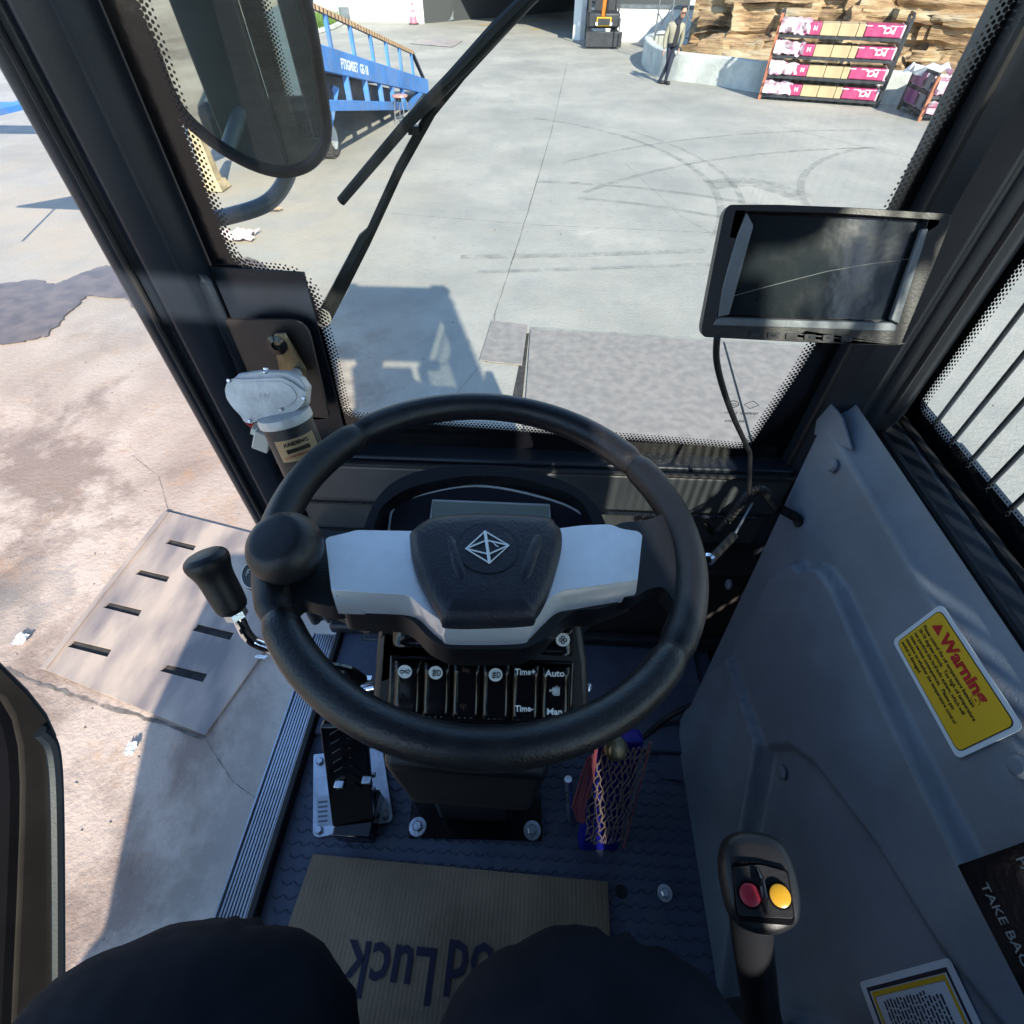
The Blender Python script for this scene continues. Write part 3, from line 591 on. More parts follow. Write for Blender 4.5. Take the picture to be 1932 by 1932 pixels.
rack((6.03, 18.78, 0), (2.83, -1.03), 3.0, 4, .41, .9, 'tall steel rack holding four long pink and cardboard wrapped packages', '%s long pink and cardboard package on the tall rack by the rocks', 2)
rack((9.2, 16.15, 0), (1.9, -.2), 2.2, 2, .36, 1.45, 'short steel rack with two film wrapped packages at the right', '%s pink film wrapped package on the short rack at the right', 0)
o = MB(); o.add([(8.95+.25*i+.1*math.sin(i*3+j), 16.9+.2*j, .85+.12*math.sin(i*2.3+j*1.7)) for i in range(5) for j in range(4)], [(i*4+j, i*4+j+1, i*4+j+5, i*4+j+4) for i in range(4) for j in range(3)])
tag(o.build('plastic_sheet', 'white_label', smooth=0), 'loose pale plastic sheet draped on top of the short rack', 'sheet')

# =====================================================================================
#                                     PEOPLE
# =====================================================================================
def skinned(name, chains, m, parent, sub=2, root=0):
    vs = []; rad = []; es = []; key = {}
    for ch in chains:
        prev = None
        for p, r in ch:
            k = tuple(round(q, 4) for q in p)
            if k not in key: key[k] = len(vs); vs.append(k); rad.append(r)
            if prev is not None and prev != key[k]: es.append((prev, key[k]))
            prev = key[k]
    off = Vector(parent['_o']); me = bpy.data.meshes.new(name); me.from_pydata([Vector(v)-off for v in vs], es, []); me.materials.append(M[m])
    o = bpy.data.objects.new(name, me); C.objects.link(o); o.parent = parent; o['_o'] = parent['_o']
    md = o.modifiers.new('skin', 'SKIN'); md.use_smooth_shade = True
    for i, sv in enumerate(me.skin_vertices[0].data):
        rr = rad[i]; sv.radius = rr if hasattr(rr, '__len__') else (rr, rr); sv.use_root = (i == root)
    md = o.modifiers.new('sub', 'SUBSURF'); md.levels = md.render_levels = sub; return o
# walking man (feet at the wall, mid-stride, looking down to his right)
wp = Vector((3.72, 21.2, 0)); wk = thing('person', 'man in a beige jacket and dark jeans walking past the low wall, looking down', 'person', wp)
def Wp(x, y, z): return tuple(wp+Vector((x, y, z)))
skinned('body', [[(Wp(.05, .05, .93), .15), (Wp(.05, .05, 1.1), .145), (Wp(.07, .03, 1.3), .17), (Wp(.1, 0, 1.42), .13), (Wp(.13, -.03, 1.5), .06), (Wp(.17, -.07, 1.58), .075)],
    [(Wp(.05, .05, .93), .15), (Wp(-.02, .03, .86), .1), (Wp(.02, .02, .5), .07), (Wp(-.12, .1, .12), .05), (Wp(-.14, .1, .06), .05)],
    [(Wp(.05, .05, .93), .15), (Wp(.13, 0, .86), .1), (Wp(.05, -.12, .47), .07), (Wp(.02, -.05, .1), .05), (Wp(.02, -.05, .05), .05)]], 'jeans', wk)
skinned('jacket', [[(Wp(.05, .05, .86), .19), (Wp(.05, .05, 1.1), .175), (Wp(.07, .03, 1.3), .19), (Wp(.1, 0, 1.41), .12)],
    [(Wp(.07, .03, 1.3), .19), (Wp(-.13, 0, 1.34), .085), (Wp(-.2, -.02, 1.08), .065), (Wp(-.19, -.1, .83), .05)],
    [(Wp(.07, .03, 1.3), .19), (Wp(.28, .04, 1.33), .085), (Wp(.33, .1, 1.08), .06), (Wp(.3, .15, .84), .05)]], 'jacket', wk)
MB().ext([Wp(.03, -.155, .9), Wp(.15, -.15, .9), Wp(.17, -.19, 1.2), Wp(.15, -.16, 1.42), Wp(.08, -.16, 1.42), Wp(.06, -.18, 1.2)], (0, -.012, 0)).build('shirt', 'black_cloth', wk)
hd = MB(); prof = [(.02, -.12), (.055, -.1), (.075, -.04), (.085, .02), (.082, .07), (.055, .11), (.02, .125)]; hd.lathe(prof, Wp(.19, -.1, 1.62), (.18, -.25, 1), 16)
hd.box(Wp(.2, -.195, 1.6), (.025, .04, .045)).box(Wp(.205, -.185, 1.555), (.05, .02, .012)); h_ = hd.build('head', 'skin', wk, sub=1)
MB().lathe([(.09, .02), (.096, .06), (.08, .115), (.03, .142)], Wp(.175, -.075, 1.625), (.18, -.1, 1), 16).build('hair', 'hair', wk, sub=1)
MB().box(Wp(.2, -.182, 1.625), (.12, .02, .03)).build('glasses', 'gloss_black', wk)
for x, y in ((.105, -.03), (.27, -.08)): MB().lathe([(.005, 0), (.02, .006), (.005, .02)], Wp(x, y, 1.61), (1 if x > .2 else -1, 0, 0), 8).build('ear', 'skin', wk)
for s, (x, y, z) in ((-1, (-.19, -.13, .78)), (1, (.3, .16, .79))):
    skinned('hand', [[(Wp(x, y, z+.04), .028), (Wp(x, y-.01, z-.03), (.018, .034))]]+[[(Wp(x, y-.01, z-.03), (.018, .034)), (Wp(x-.02, y-.03+.02*q, z-.08), .009), (Wp(x-.02, y-.03+.02*q, z-.12), .008)] for q in range(4)]+[[(Wp(x, y-.01, z-.03), (.018, .034)), (Wp(x-.03, y-.05, z-.05), .01)]], 'skin', wk, 1)
for x, y, tw in ((-.14, .1, .2), (.02, -.05, 0)): MB().box(Wp(x+.03, y-.06, .045), (.1, .27, .09), Matrix.Rotation(.5, 3, 'Z')).build('shoe', 'dark_steel', wk, .03, seg=3)
# the driver, whose knees show at the bottom of the picture
dr = thing('person', 'seated driver in dark trousers, both knees apart in front of the wheel', 'person', V(0, -.5, -1.13))
leg = lambda pts: [(tuple(V(*p)), r) for p, r in pts]
hipc = ((0, -.52, -.62), (.15, .12))
LK, RK = (-.255, -.045, -.590), (.068, -.030, -.584)
body = skinned('body', [leg([hipc, ((-.1, -.46, -.62), .105), ((-.20, -.28, -.6), .13), ((-.25, -.14, -.60), .15), (LK, .162), ((-.27, -.11, -.73), .11), ((-.25, -.2, -.88), .08), ((-.24, -.24, -1.03), .06)]),
    leg([hipc, ((.08, -.46, -.62), .105), ((.065, -.28, -.6), .12), ((.065, -.14, -.597), .142), (RK, .158), ((.065, -.11, -.72), .1), ((.06, -.2, -.88), .075), ((.06, -.24, -1.03), .06)]),
    leg([hipc, ((0, -.54, -.4), (.15, .1)), ((0, -.55, -.2), (.17, .11)), ((0, -.55, -.02), (.15, .1)), ((0, -.54, .07), .055), ((0, -.53, .16), .055)]),
    leg([((0, -.55, -.02), (.15, .1)), ((-.2, -.53, -.04), .065), ((-.28, -.5, -.28), .05), ((-.2, -.36, -.44), .035)]),
    leg([((0, -.55, -.02), (.15, .1)), ((.2, -.53, -.04), .065), ((.29, -.5, -.28), .05), ((.2, -.36, -.44), .035)])], 'trouser', dr, 3)
# folds in the cloth: bake the skin, then push it about along its normals
dg = bpy.context.evaluated_depsgraph_get(); me = bpy.data.meshes.new_from_object(body.evaluated_get(dg)); body.modifiers.clear(); body.data = me
bm = bmesh.new(); bm.from_mesh(me); bmesh.ops.subdivide_edges(bm, edges=[e for e in bm.edges if all(v.co.y > .25 for v in e.verts)], cuts=2, use_grid_fill=True); bm.normal_update()
offd = Vector(dr['_o'])
for v in bm.verts:
    p = v.co+offd-Vector((0, 0, H)); kd = 0
    for K in (LK, RK):
        d = p-Vector(K); a = math.atan2(d.x, d.y*.7+.02); rr = d.length; f = math.exp(-(rr/.2)**2)
        fold = noise.noise(Vector((a*2.6+K[0]*9, rr*4.0, K[0]*5))); fold2 = noise.noise(Vector((a*5.5, rr*9+K[0]*3, 4.0)))
        kd += f*((.5-abs(fold)*2.2)*.016*min(1, max(0, (-d.z+.02)/.12+.35))+fold2*.0012)
    kd += noise.noise(p*9)*.005
    v.co += v.normal*kd
bm.to_mesh(me); bm.free(); me.shade_smooth()
MB().lathe([(.02, -.12), (.06, -.1), (.08, -.03), (.09, .04), (.07, .1), (.02, .125)], V(0, -.5, .27), (0, .1, 1), 20).build('head', 'skin', dr, sub=1)
MB().lathe([(.095, .0), (.1, .06), (.08, .12), (.02, .145)], V(0, -.52, .28), (0, 0, 1), 20).build('hair', 'hair', dr, sub=1)
for x in (-.2, .2): 
    skinned('hand', [leg([((x, -.36, -.44), .028), ((x*.95, -.28, -.475), (.036, .016))])]+[leg([((x*.95, -.28, -.475), (.036, .016)), ((x*.9+.018*(q-1.5), -.24, -.475), .009), ((x*.9+.02*(q-1.5), -.20, -.487), .008)]) for q in range(4)]+[leg([((x*.95, -.28, -.475), (.036, .016)), ((x*.7, -.27, -.475), .01)])], 'skin', dr, 1)
for x in (-.23, .06): MB().box(V(x, -.22, -1.08), (.09, .26, .09)).build('shoe', 'black_cloth', dr, .03, seg=3)

# =====================================================================================
#                                     THE CAB
# =====================================================================================
cab = thing('loader_cab', 'black wheel loader cab seen from the driver seat, left door open', 'vehicle cab', V(0, 0, -2.8))
def prism(prof, z0, z1): return MB().ext([V(x, y, z0) for x, y in prof], (0, 0, z1-z0))
prism([(-.4704, .7448), (-.4749, .7078), (-.4861, .6854), (-.504, .6754), (-.5242, .6698), (-.5298, .6787), (-.541, .6787), (-.5454, .6686), (-.5566, .663), (-.5667, .6675), (-.5734, .6944), (-.5734, .784), (-.4704, .784)], -1.2, .784).build('front_pillar', 'black_paint', cab, .0045)
prism([(.457, .7448), (.4614, .7101), (.4816, .6922), (.5186, .6854), (.5264, .6966), (.5376, .691), (.5824, .6966), (.6138, .7258), (.6384, .784), (.457, .784)], -1.2, .784).build('front_pillar', 'black_paint', cab, .0056)
for s, uv in ((1, ((1490, 745), (1430, 865), (1330, 880))),): pass
MB().tube([V(-.5443, .6686, -1.12), V(-.5443, .6686, .7728)], .0045, 8).build('door_seal', 'rubber', cab)
MB().tube([V(.56, .6944, -.4928), V(.56, .6944, .7728)], .005, 8).build('trim_seam', 'black_brown_bounce', cab)
MB().tube([V(.4637, .7123, -.6272), V(.4637, .7123, .7728)], .0056, 8).build('window_seal', 'rubber', cab)
# floor and sill
MB().ext([V(-.45, .70, -1.13), V(.44, .70, -1.13), V(.40, -1.0, -1.13), V(-.45, -1.0, -1.13)], (0, 0, -.06)).build('floor', 'mat_rubber', cab)
sc_ = MB()
pt = .0235
for i in range(-19, 17):
    for j in range(0, 46):
        x = i*pt+(pt/2 if j % 2 else 0); y = -.55+j*pt*.86
        if x > .355 or x < -.43 or y > .36: continue
        c = V(x, y, -1.1295); vs = []
        for k in range(5):
            a = R(-65+k*32.5); 
            for rr, zz in ((pt*.54, 0), (pt*.49, .0015), (pt*.43, 0)): vs.append(c+Vector((math.cos(a+math.pi/2)*rr, -math.sin(a+math.pi/2)*rr*.95, zz)))
        sc_.add(vs, [(k*3+q, k*3+q+1, k*3+q+4, k*3+q+3) for k in range(4) for q in (0, 1)])
o = sc_.build('mat_relief', 'mat_rubber', cab, smooth=60); stuff(o)
MB().box(V(-.02, .53, -1.122), (.84, .33, .014)).build('front_mat', 'mat_rubber', cab, .004)
prf = []; 
for i in range(8): x = -.510+i*.0060; prf += [(x, -1.127), (x+.0008, -1.1215), (x+.0042, -1.1215), (x+.005, -1.127)]
MB().ext([V(x, .60, z) for x, z in [(-.516, -1.2)]+[(-.516, -1.118), (-.513, -1.118)]+prf+[(-.461, -1.118), (-.456, -1.118), (-.456, -1.2)]], (0, -1.75, 0)).build('door_sill', 'alu_sill', cab)
MB().box(V(-.448, -.15, -1.118), (.014, 1.55, .03)).build('sill_rubber', 'rubber', cab, .003)
# firewall and beam under the windshield
MB().box(V(0, .7392, -1.008), (.9408, .0672, .616)).build('firewall', 'sunlit_black_paint', cab); MB().box(V(0, .665, -.985), (.94, .085, .29)).build('bulkhead_step', 'black_brown_bounce', cab, .006)
MB().box(V(0, .7112, -.6854), (.9408, .056, .0952)).build('cross_beam', 'sunlit_black_paint', cab, .0067)
MB().box(V(0, .7258, -.6339), (.9408, .056, .0134)).build('beam_flange', 'black_paint', cab, .0045)
MB().tube([V(-.4704, .6843, -.6339), V(.4704, .6843, -.6339)], .005, 8).build('seal_bead', 'rubber', cab)
wb = MB()
for i in range(150): wb.lathe([(.0039, -.0022), (.0045, .0011), (.0022, .0039)], V(-.4592+i*.006, .6821, -.737), (0, -1, .336), 6)
o = stuff(wb.build('weld_bead', 'black_paint', cab)); o.location.z -= 0
MB().box(V(0, .61, -1.098), (.9408, .0246, .0336)).build('toe_rail', 'dark_steel', cab, .0067)
MB().box(V(-.224, .6384, -1.1032), (.336, .112, .0224), Matrix.Rotation(R(20), 3, 'X')).build('duct_cover', 'black_paint', cab, .0045)
MB().tube([V(-.3864, .672, -.8512), V(-.336, .616, -1.1)], .0134, 8).build('brace_rod', 'black_paint', cab)
MB().cyl(V(-.1344, .6821, -.7056), V(-.1344, .6765, -.7056), .0067, 14).build('plug', 'rubber', cab)
# windshield: glass, black ceramic border, dots
MB().flat([V(-.4682, .7392, -.6272), V(.4648, .7392, -.6272), V(.4648, .7392, .728), V(-.4682, .7392, .728)]).build('windshield', 'glass', cab, smooth=0)
clear = [V(-.4323, .7347, .6944), V(-.4323, .7347, -.0336)]+roundpoly([V(-.4368, .7347, -.168), V(-.4402, .7347, -.3091), V(-.336, .7347, -.317), V(-.3371, .7347, -.448), V(-.3438, .7347, -.5678), V(.392, .7347, -.6104), V(.42, .7347, -.4424)], [0, .0336, .0336, 0, .028, .0224, 0], 6)+[V(.4424, .7347, -.2016), V(.457, .7347, -.0336), V(.457, .7347, .6944)]
MB().flat([V(-.4704, .7347, -.6328), V(.4704, .7347, -.6328), V(.4704, .7347, .7392), V(-.4704, .7347, .7392)], [clear]).build('ceramic_border', 'gloss_black', cab, smooth=0)
def frit(loop, nrm, cen, rows, pitch, name):
    b = MB(); L = []; tot = 0
    for i in range(len(loop)): L.append((loop[i], loop[(i+1) % len(loop)]))
    for ri, (off, rad) in enumerate(rows):
        carry = (pitch/2 if ri % 2 else 0)
        for a, c in L:
            d = c-a; ln = d.length
            if ln < 1e-6: continue
            d /= ln; inw = Vector(nrm).cross(d)
            if (cen-(a+c)/2).dot(inw) < 0 and not CONC(a, c): inw = -inw
            elif CONC(a, c): inw = -inw if inw.dot(Vector((1, 0, 1))) < 0 else inw
            s = carry
            while s < ln:
                p = a+d*s+inw*off; e1 = d; e2 = inw
                b.add([p+(e1*math.cos(k*math.pi/4)+e2*math.sin(k*math.pi/4))*rad for k in range(8)], [tuple(range(8))]); s += pitch
            carry = s-ln
    o = b.build(name, 'gloss_black', cab, smooth=0); return stuff(o)
def CONC(a, c): m_ = (a+c)/2-Vector((0, 0, H)); return m_.x < -.3248 and m_.z < -.3024 and m_.y > .728 and abs(m_.x) < .4424
frit([p-Vector((0, .0009, 0)) for p in clear], (0, 1, 0), V(.056, .7336, -.112), ((.0011, .0031), (.0058, .0026), (.0105, .002), (.015, .0015)), .0063, 'frit_dots')
text('TEMPERED  SAFETY', V(.3528, .733, -.532), (1, 0, 0), (0, 0, 1), .0067, 'dark_print', cab, 'glass_mark', mirror=True, align='CENTER'); text('43R-001014', V(.3472, .733, -.5488), (1, 0, 0), (0, 0, 1), .0067, 'dark_print', cab, 'glass_mark', mirror=True, align='CENTER')
MB().tube([V(.3326+.0101*math.cos(a), .733, -.5118+.0067*math.sin(a)) for a in np.linspace(0, 2*math.pi, 20)], .0007, 4).build('glass_mark', 'dark_print', cab)
MB().tube([V(.364+x, .733, -.5118+z) for x, z in ((0, .0078), (.0123, 0), (0, -.0078), (-.0123, 0), (0, .0078))], .0007, 4).build('glass_mark', 'dark_print', cab)
text('CCC', V(.3326, .733, -.5146), (1, 0, 0), (0, 0, 1), .0067, 'dark_print', cab, 'glass_mark', mirror=True, align='CENTER')
# corner plate that carries the wiper motor
MB().ext([V(-.4704, .728, -.3024), V(-.336, .728, -.308), V(-.3472, .728, -.6384), V(-.4704, .728, -.6384)], (0, .0045, 0)).build('corner_panel', 'black_paint', cab)
pl_ = roundpoly([onY(414, 603, .7034), onY(578, 605, .7034), onY(622, 790, .7034), onY(470, 800, .7034), onY(430, 760, .7034)], [.0045, .028, .009, .0112, .0112]); MB().ext(pl_, (0, .0056, 0)).build('motor_plate', 'black_brown_bounce', cab, .0011)
MB().box(V(-.4749, .7078, -.504), (.0224, .0224, .4032)).build('corner_post', 'black_paint', cab, .0112)
# right window
XW = .6272
MB().flat([V(XW, .7392, -.5264), V(XW, -1.0, -.5264), V(XW, -1.0, .728), V(XW, .7392, .728)]).build('side_window', 'glass', cab, smooth=0)
cl2 = roundpoly([V(XW-.0034, .7112, .672), V(XW-.0034, .7258, -.5006), V(XW-.0034, -.96, -.5006), V(XW-.0034, -.96, .672)], .0224, 5)
MB().flat([V(XW-.0034, .7728, -.56), V(XW-.0034, -1.008, -.56), V(XW-.0034, -1.008, .7616), V(XW-.0034, .7728, .7616)], [cl2]).build('ceramic_border', 'gloss_black', cab, smooth=0)
frit([p-Vector((.0009, 0, 0)) for p in cl2], (1, 0, 0), V(XW, 0, .112), ((.0011, .0031), (.0058, .0026), (.0105, .002), (.015, .0015)), .0063, 'frit_dots')
for i in range(33):
    MB().cyl(V(.6776, .7302-i*.0507, -.56), V(.6776, .7302-i*.0507, .6272), .004, 10).build('guard_bar', 'black_paint', cab)
for z in (-.5488, 0, .56): MB().box(V(.691, -.0672, z), (.0112, 1.5, .0224)).build('guard_rail', 'black_paint', cab)
MB().box(V(.672, 0, -.952), (.0672, 1.9, .8064)).build('side_wall', 'black_paint', cab); MB().box(V(.64, -1.03, -.45), (.14, .12, .95)).build('rear_corner', 'black_paint', cab)
MB().ext([V(.5656, .7392, -.5398), V(.5936, .7392, -.5174), V(.6104, .7392, -.5242), V(.6216, .7392, -.56), V(.5712, .7392, -.5824)], (0, -1.6, 0)).build('window_ledge', 'black_paint', cab, .0056)
MB().tube([V(.5678, .6888, -.5331), V(.5678, -1.008, -.5174)], .0078, 10).build('ledge_seal', 'rubber', cab)
MB().tube([V(.6048, .7168, -.5186), V(.6048, -1.008, -.5096)], .0067, 10).build('ledge_seal', 'rubber', cab)
# shell round the driver (roof, rear posts, rear wall and glass)
MB().box(V(.07, -.08, .745), (1.26, 1.62, .09)).build('roof', 'black_paint', cab, .03)
for x, y in ((-.5, -.95), (.66, -1.06)): MB().box(V(x, y, -.2), (.09, .09, 1.95)).build('rear_pillar', 'black_paint', cab, .01)
MB().box(V(.03, -.97, -.8), (1.0, .05, .8)).build('rear_wall', 'black_paint', cab); MB().box(V(.22, -.97, .145), (.6, .05, 1.09)).build('rear_wall', 'black_paint', cab); MB().flat([V(-.46, -.97, -.4), V(-.08, -.97, -.4), V(-.08, -.97, .69), V(-.46, -.97, .69)]).build('rear_window', 'glass', cab, smooth=0)
MB().box(V(0, .67, .69), (1.0, .06, .1)).build('header', 'black_paint', cab)
MB().box(V(.765, -.13, .17), (.05, .62, .58)).build('sun_blocker', 'black_paint', cab, .015)  # added unseen plate, keeps the sun's bar stripes off the right pillar
# chassis and hood
MB().ext([V(-.5, .72, -1.2), V(.6, .72, -1.2), V(.6, -1.1, -1.2), V(-.5, -1.1, -1.2)], (0, 0, -.7)).build('chassis', 'black_paint', cab, .02)
MB().ext([V(x, y, -.75) for x, y in ((-1.05, -1.05), (1.1, -1.05), (1.05, -2.2), (.6, -3.2), (-.55, -3.2), (-1.0, -2.2))], (0, 0, -1.2)).build('hood', 'black_paint', cab, .05)
for x in (-.95, 1.0): MB().lathe([(.3, -.22), (.6, -.2), (.66, -.12), (.66, .12), (.6, .2), (.3, .22)], V(x, -2.1, -2.14), (1, 0, 0), 32).build('wheel', 'tyre', cab)
# moulded side panel
PO, PN = V(.47, 0, -.495), Vector((-.9868, 0, .1616))
def onP(u, v, d=0): return hit(u, v, PO+PN*d, PN)
def flat2(p): return (p.y, (p.z-FZ)/PN.x*-1)
def poly_sd(px, py, poly):
    d = np.full(px.shape, 1e9); ins = np.zeros(px.shape, bool); n = len(poly)
    for i in range(n):
        ax, ay = poly[i]; bx, by = poly[(i+1) % n]; ex, ey = bx-ax, by-ay; L2 = ex*ex+ey*ey+1e-12
        t = np.clip(((px-ax)*ex+(py-ay)*ey)/L2, 0, 1); d = np.minimum(d, np.hypot(px-ax-t*ex, py-ay-t*ey))
        c = ((ay > py) != (by > py)) & (px < (bx-ax)*(py-ay)/(by-ay+1e-12)+ax); ins ^= c
    return np.where(ins, d, -d)
sm = lambda x, a, b: (lambda t: t*t*(3-2*t))(np.clip((x-a)/(b-a), 0, 1))
reg1 = [flat2(onP(u, v)) for u, v in ((1330, 1330), (1400, 1215), (1470, 1085), (1500, 1062), (1518, 1058), (1532, 1075), (1548, 1064), (1572, 1072), (1600, 1110), (1700, 1325), (1850, 1612), (1980, 1850))]+[(-1.2, flat2(onP(1980, 1850))[1]), (-1.2, -.1), (.45, -.1)]
rec = [flat2(onP(u, v)) for u, v in ((1402, 1236), (1470, 1408), (1443, 1560), (1400, 1900), (2050, 2080), (1800, 1778), (1680, 1590), (1560, 1440), (1480, 1402), (1430, 1236))]
rec = [flat2(onP(u, v)) for u, v in ((1470, 1408), (1441, 1560), (1400, 1900), (2050, 2080), (1800, 1778), (1680, 1590), (1560, 1440), (1510, 1405))]
bmp = [flat2(onP(u, v)) for u, v in ((1404, 1238), (1468, 1408), (1441, 1560), (1400, 1900), (1300, 1900), (1310, 1330), (1340, 1290))]
nz_, ny = 150, 330; Hh = .643
tz = np.linspace(0, 1, nz_); ty = np.linspace(0, 1, ny); TZ, TY = np.meshgrid(tz, ty, indexing='ij'); Sz = TZ*Hh
Yf = .473+.236*TZ; Yy = -1.0+(Yf+1.0)*(1-(1-TY)**1.5)
h = .021*sm(poly_sd(Yy, Sz, reg1), -.002, .010)-.013*sm(poly_sd(Yy, Sz, rec), -.002, .010)+.015*sm(poly_sd(Yy, Sz, bmp), -.001, .007)
edge = sm(Sz, Hh-.022, Hh); h -= .012*edge**2; h -= .01*(1-sm(Yf-Yy, 0, .012))
vs = []
for i in range(nz_):
    for j in range(ny):
        p = Vector((.366+.104*(Sz[i, j]/Hh), Yy[i, j], FZ+Sz[i, j]*.9868))+PN*float(h[i, j]); vs.append(p)
fs = [(i*ny+j, i*ny+j+1, (i+1)*ny+j+1, (i+1)*ny+j) for i in range(nz_-1) for j in range(ny-1)]
b = MB(); b.add(vs, fs)
top = [vs[(nz_-1)*ny+j] for j in range(ny)]; base = len(b.v); b.v += [tuple(p+Vector((.012, 0, .010))) for p in top]+[tuple(Vector((.500, p.y, H-.474))) for p in top]+[tuple(Vector((.506, p.y, H-.52))) for p in top]
for j in range(ny-1): b.f += [((nz_-1)*ny+j, (nz_-1)*ny+j+1, base+j+1, base+j), (base+j, base+j+1, base+ny+j+1, base+ny+j), (base+ny+j, base+ny+j+1, base+2*ny+j+1, base+2*ny+j)]
b.build('side_panel', 'abs_grey', cab, smooth=60)
MB().ext([onP(1553, 738, -.002), onP(1592, 788, -.004), onP(1612, 850, -.006), onP(1540, 820, -.004)], PN*.004).build('panel_tip', 'abs_grey', cab, .001)
MB().box(V(.500, .700, -.478), (.028, .012, .02)).build('panel_tab', 'abs_grey', cab, .003)
for u, v in ((1574, 879), (1377, 1103), (1478, 1458), (1928, 1447)):
    MB().lathe([(.0105, 0), (.0105, .004), (.007, .0065), (.002, .007)], onP(u, v, .0195 if u == 1377 else (.009 if u == 1478 else .001)), PN, 20).build('panel_clip', 'abs_grey', cab)
# decals on the panel
def frame(pts, d):
    o_, x_, y_ = [onP(*p, d) for p in pts]; X_, Y_ = x_-o_, y_-o_; return o_, X_.normalized(), (Y_-X_.normalized()*Y_.dot(X_.normalized())).normalized(), X_.length, Y_.length
o_, xd, yd, Lx, Ly = frame(((1684, 1209), (1807, 1433), (1766, 1124)), .002)
wd_ = thing('warning_decal', 'yellow warning decal with red heading and white border on the grey side panel', 'warning sticker', o_)
F = lambda x, y, d=0: o_+xd*(x*Lx)+yd*(y*Ly)+PN*d
MB().ext(roundpoly([F(0, 0), F(1, 0), F(1, 1), F(0, 1)], .008), PN*.0005).build('backing', 'white_label', wd_, smooth=0)
MB().flat(roundpoly([F(.035, .06, .0008), F(.965, .06, .0008), F(.965, .94, .0008), F(.035, .94, .0008)], .008)).build('border_line', 'dark_print', wd_, smooth=0)
MB().flat(roundpoly([F(.042, .073, .0011), F(.958, .073, .0011), F(.958, .927, .0011), F(.042, .927, .0011)], .0075)).build('yellow_field', 'yellow_label', wd_, smooth=0)
MB().flat([F(.1, .70, .0015), F(.2, .70, .0015), F(.15, .85, .0015)]).build('triangle', 'red_print', wd_, smooth=0)
text('Warning', F(.22, .69, .0014), xd, yd, Ly*.235, 'red_print', wd_, 'heading', bold=.0007, sx=1.12)
for i, l in enumerate(('Please control the oil temperature between', '30-70 degrees strictly.  Too high oil temperature', 'can paralyze the hydraulic system, which will', 'cause serious consequences.   Please pay', 'attention to whether the temperature control', 'switch is damaged.')):
    text(l, F(.065, .575-.088*i, .0014), xd, yd, Ly*.078, 'dark_print', wd_, 'small_print', sx=.86)
o_, xd, yd, Lx, Ly = frame(((1808, 1633), (1932, 1875), (1932, 1588)), .0225)
pc = thing('black_placard', 'black card with pale capital lettering stuck at the lower right of the side panel', 'placard', o_)
F2 = lambda x, y, d=0: o_+xd*x+yd*y+PN*d
MB().ext([F2(0, 0), F2(.26, 0), F2(.26, .11), F2(0, .11)], PN*.001).build('card', 'gloss_black', pc, smooth=0)
text('TAKE BACK THE', F2(.018, .014, .0014), xd, yd, .0125, 'grey_print', pc); text('FALL', F2(.008, .062, .0014), xd, yd, .014, 'grey_print', pc)
MB().tube(roundpoly([F2(.07, .034, .0014), F2(.15, .034, .0014), F2(.15, .075, .0014), F2(.07, .075, .0014)], .015)+[F2(.07, .05, .0014)], .0008, 4).build('emblem', 'grey_print', pc)
o_, xd, yd, Lx, Ly = frame(((1622, 1853), (1690, 2040), (1793, 1809)), .0105)
ws = thing('instruction_decal', 'white sticker with gold and navy border and dense print at the bottom right', 'sticker', o_)
F3 = lambda x, y, d=0: o_+xd*x+yd*(y*Ly)+PN*d
MB().ext(roundpoly([F3(0, 0), F3(.14, 0), F3(.14, 1), F3(0, 1)], .005), PN*.0005).build('backing', 'white_label', ws, smooth=0)
def fr(a, b_, d, m, nm, w_): MB().flat([F3(a, b_, d), F3(.135, b_, d), F3(.135, 1-b_, d), F3(a, 1-b_, d)], [[F3(a+w_, b_+w_/Ly, d), F3(.13, b_+w_/Ly, d), F3(.13, 1-b_-w_/Ly, d), F3(a+w_, 1-b_-w_/Ly, d)]]).build(nm, m, ws, smooth=0)
fr(.006, .06, .0008, 'navy_print', 'border', .0035); fr(.0105, .1, .001, 'yellow_label', 'border', .004)
for i in range(17):
    y = .2+i*.036; x = .018+random.uniform(0, .002)+(.004 if i > 12 else 0); b = MB()
    while x < .1:
        l = random.uniform(.002, .008); b.flat([F3(x, y, .001), F3(x+l, y, .001), F3(x+l, y+.018, .001), F3(x, y+.018, .001)]); x += l+.0012
    b.build('print_line', 'navy_print', ws, smooth=0)
# corrugated hose
hp = spline([V(.335, .672, -.745), V(.36, .655, -.745), at(1425, 925, .86), onP(1470, 958, .02), onP(1500, 975, .012), onP(1512, 990, -.01)], 16)
tb_ = MB(); n = len(hp); rs = [.0062+.0012*math.sin(i*math.pi*.9) for i in range(n*3)]; hp3 = spline(hp, 3); rs = [.0068+.0013*(1 if i % 3 == 0 else -1) for i in range(len(hp3))]
o = tb_.tube(hp3, rs, 10).build('corrugated_hose', 'rubber', smooth=0); tag(o, 'black corrugated cable hose running from the front beam into the side panel', 'hose')
MB().lathe([(.011, 0), (.0115, .001), (.0075, .001)], onP(1506, 982, .0025), PN, 20).build('grommet', 'rubber', cab)
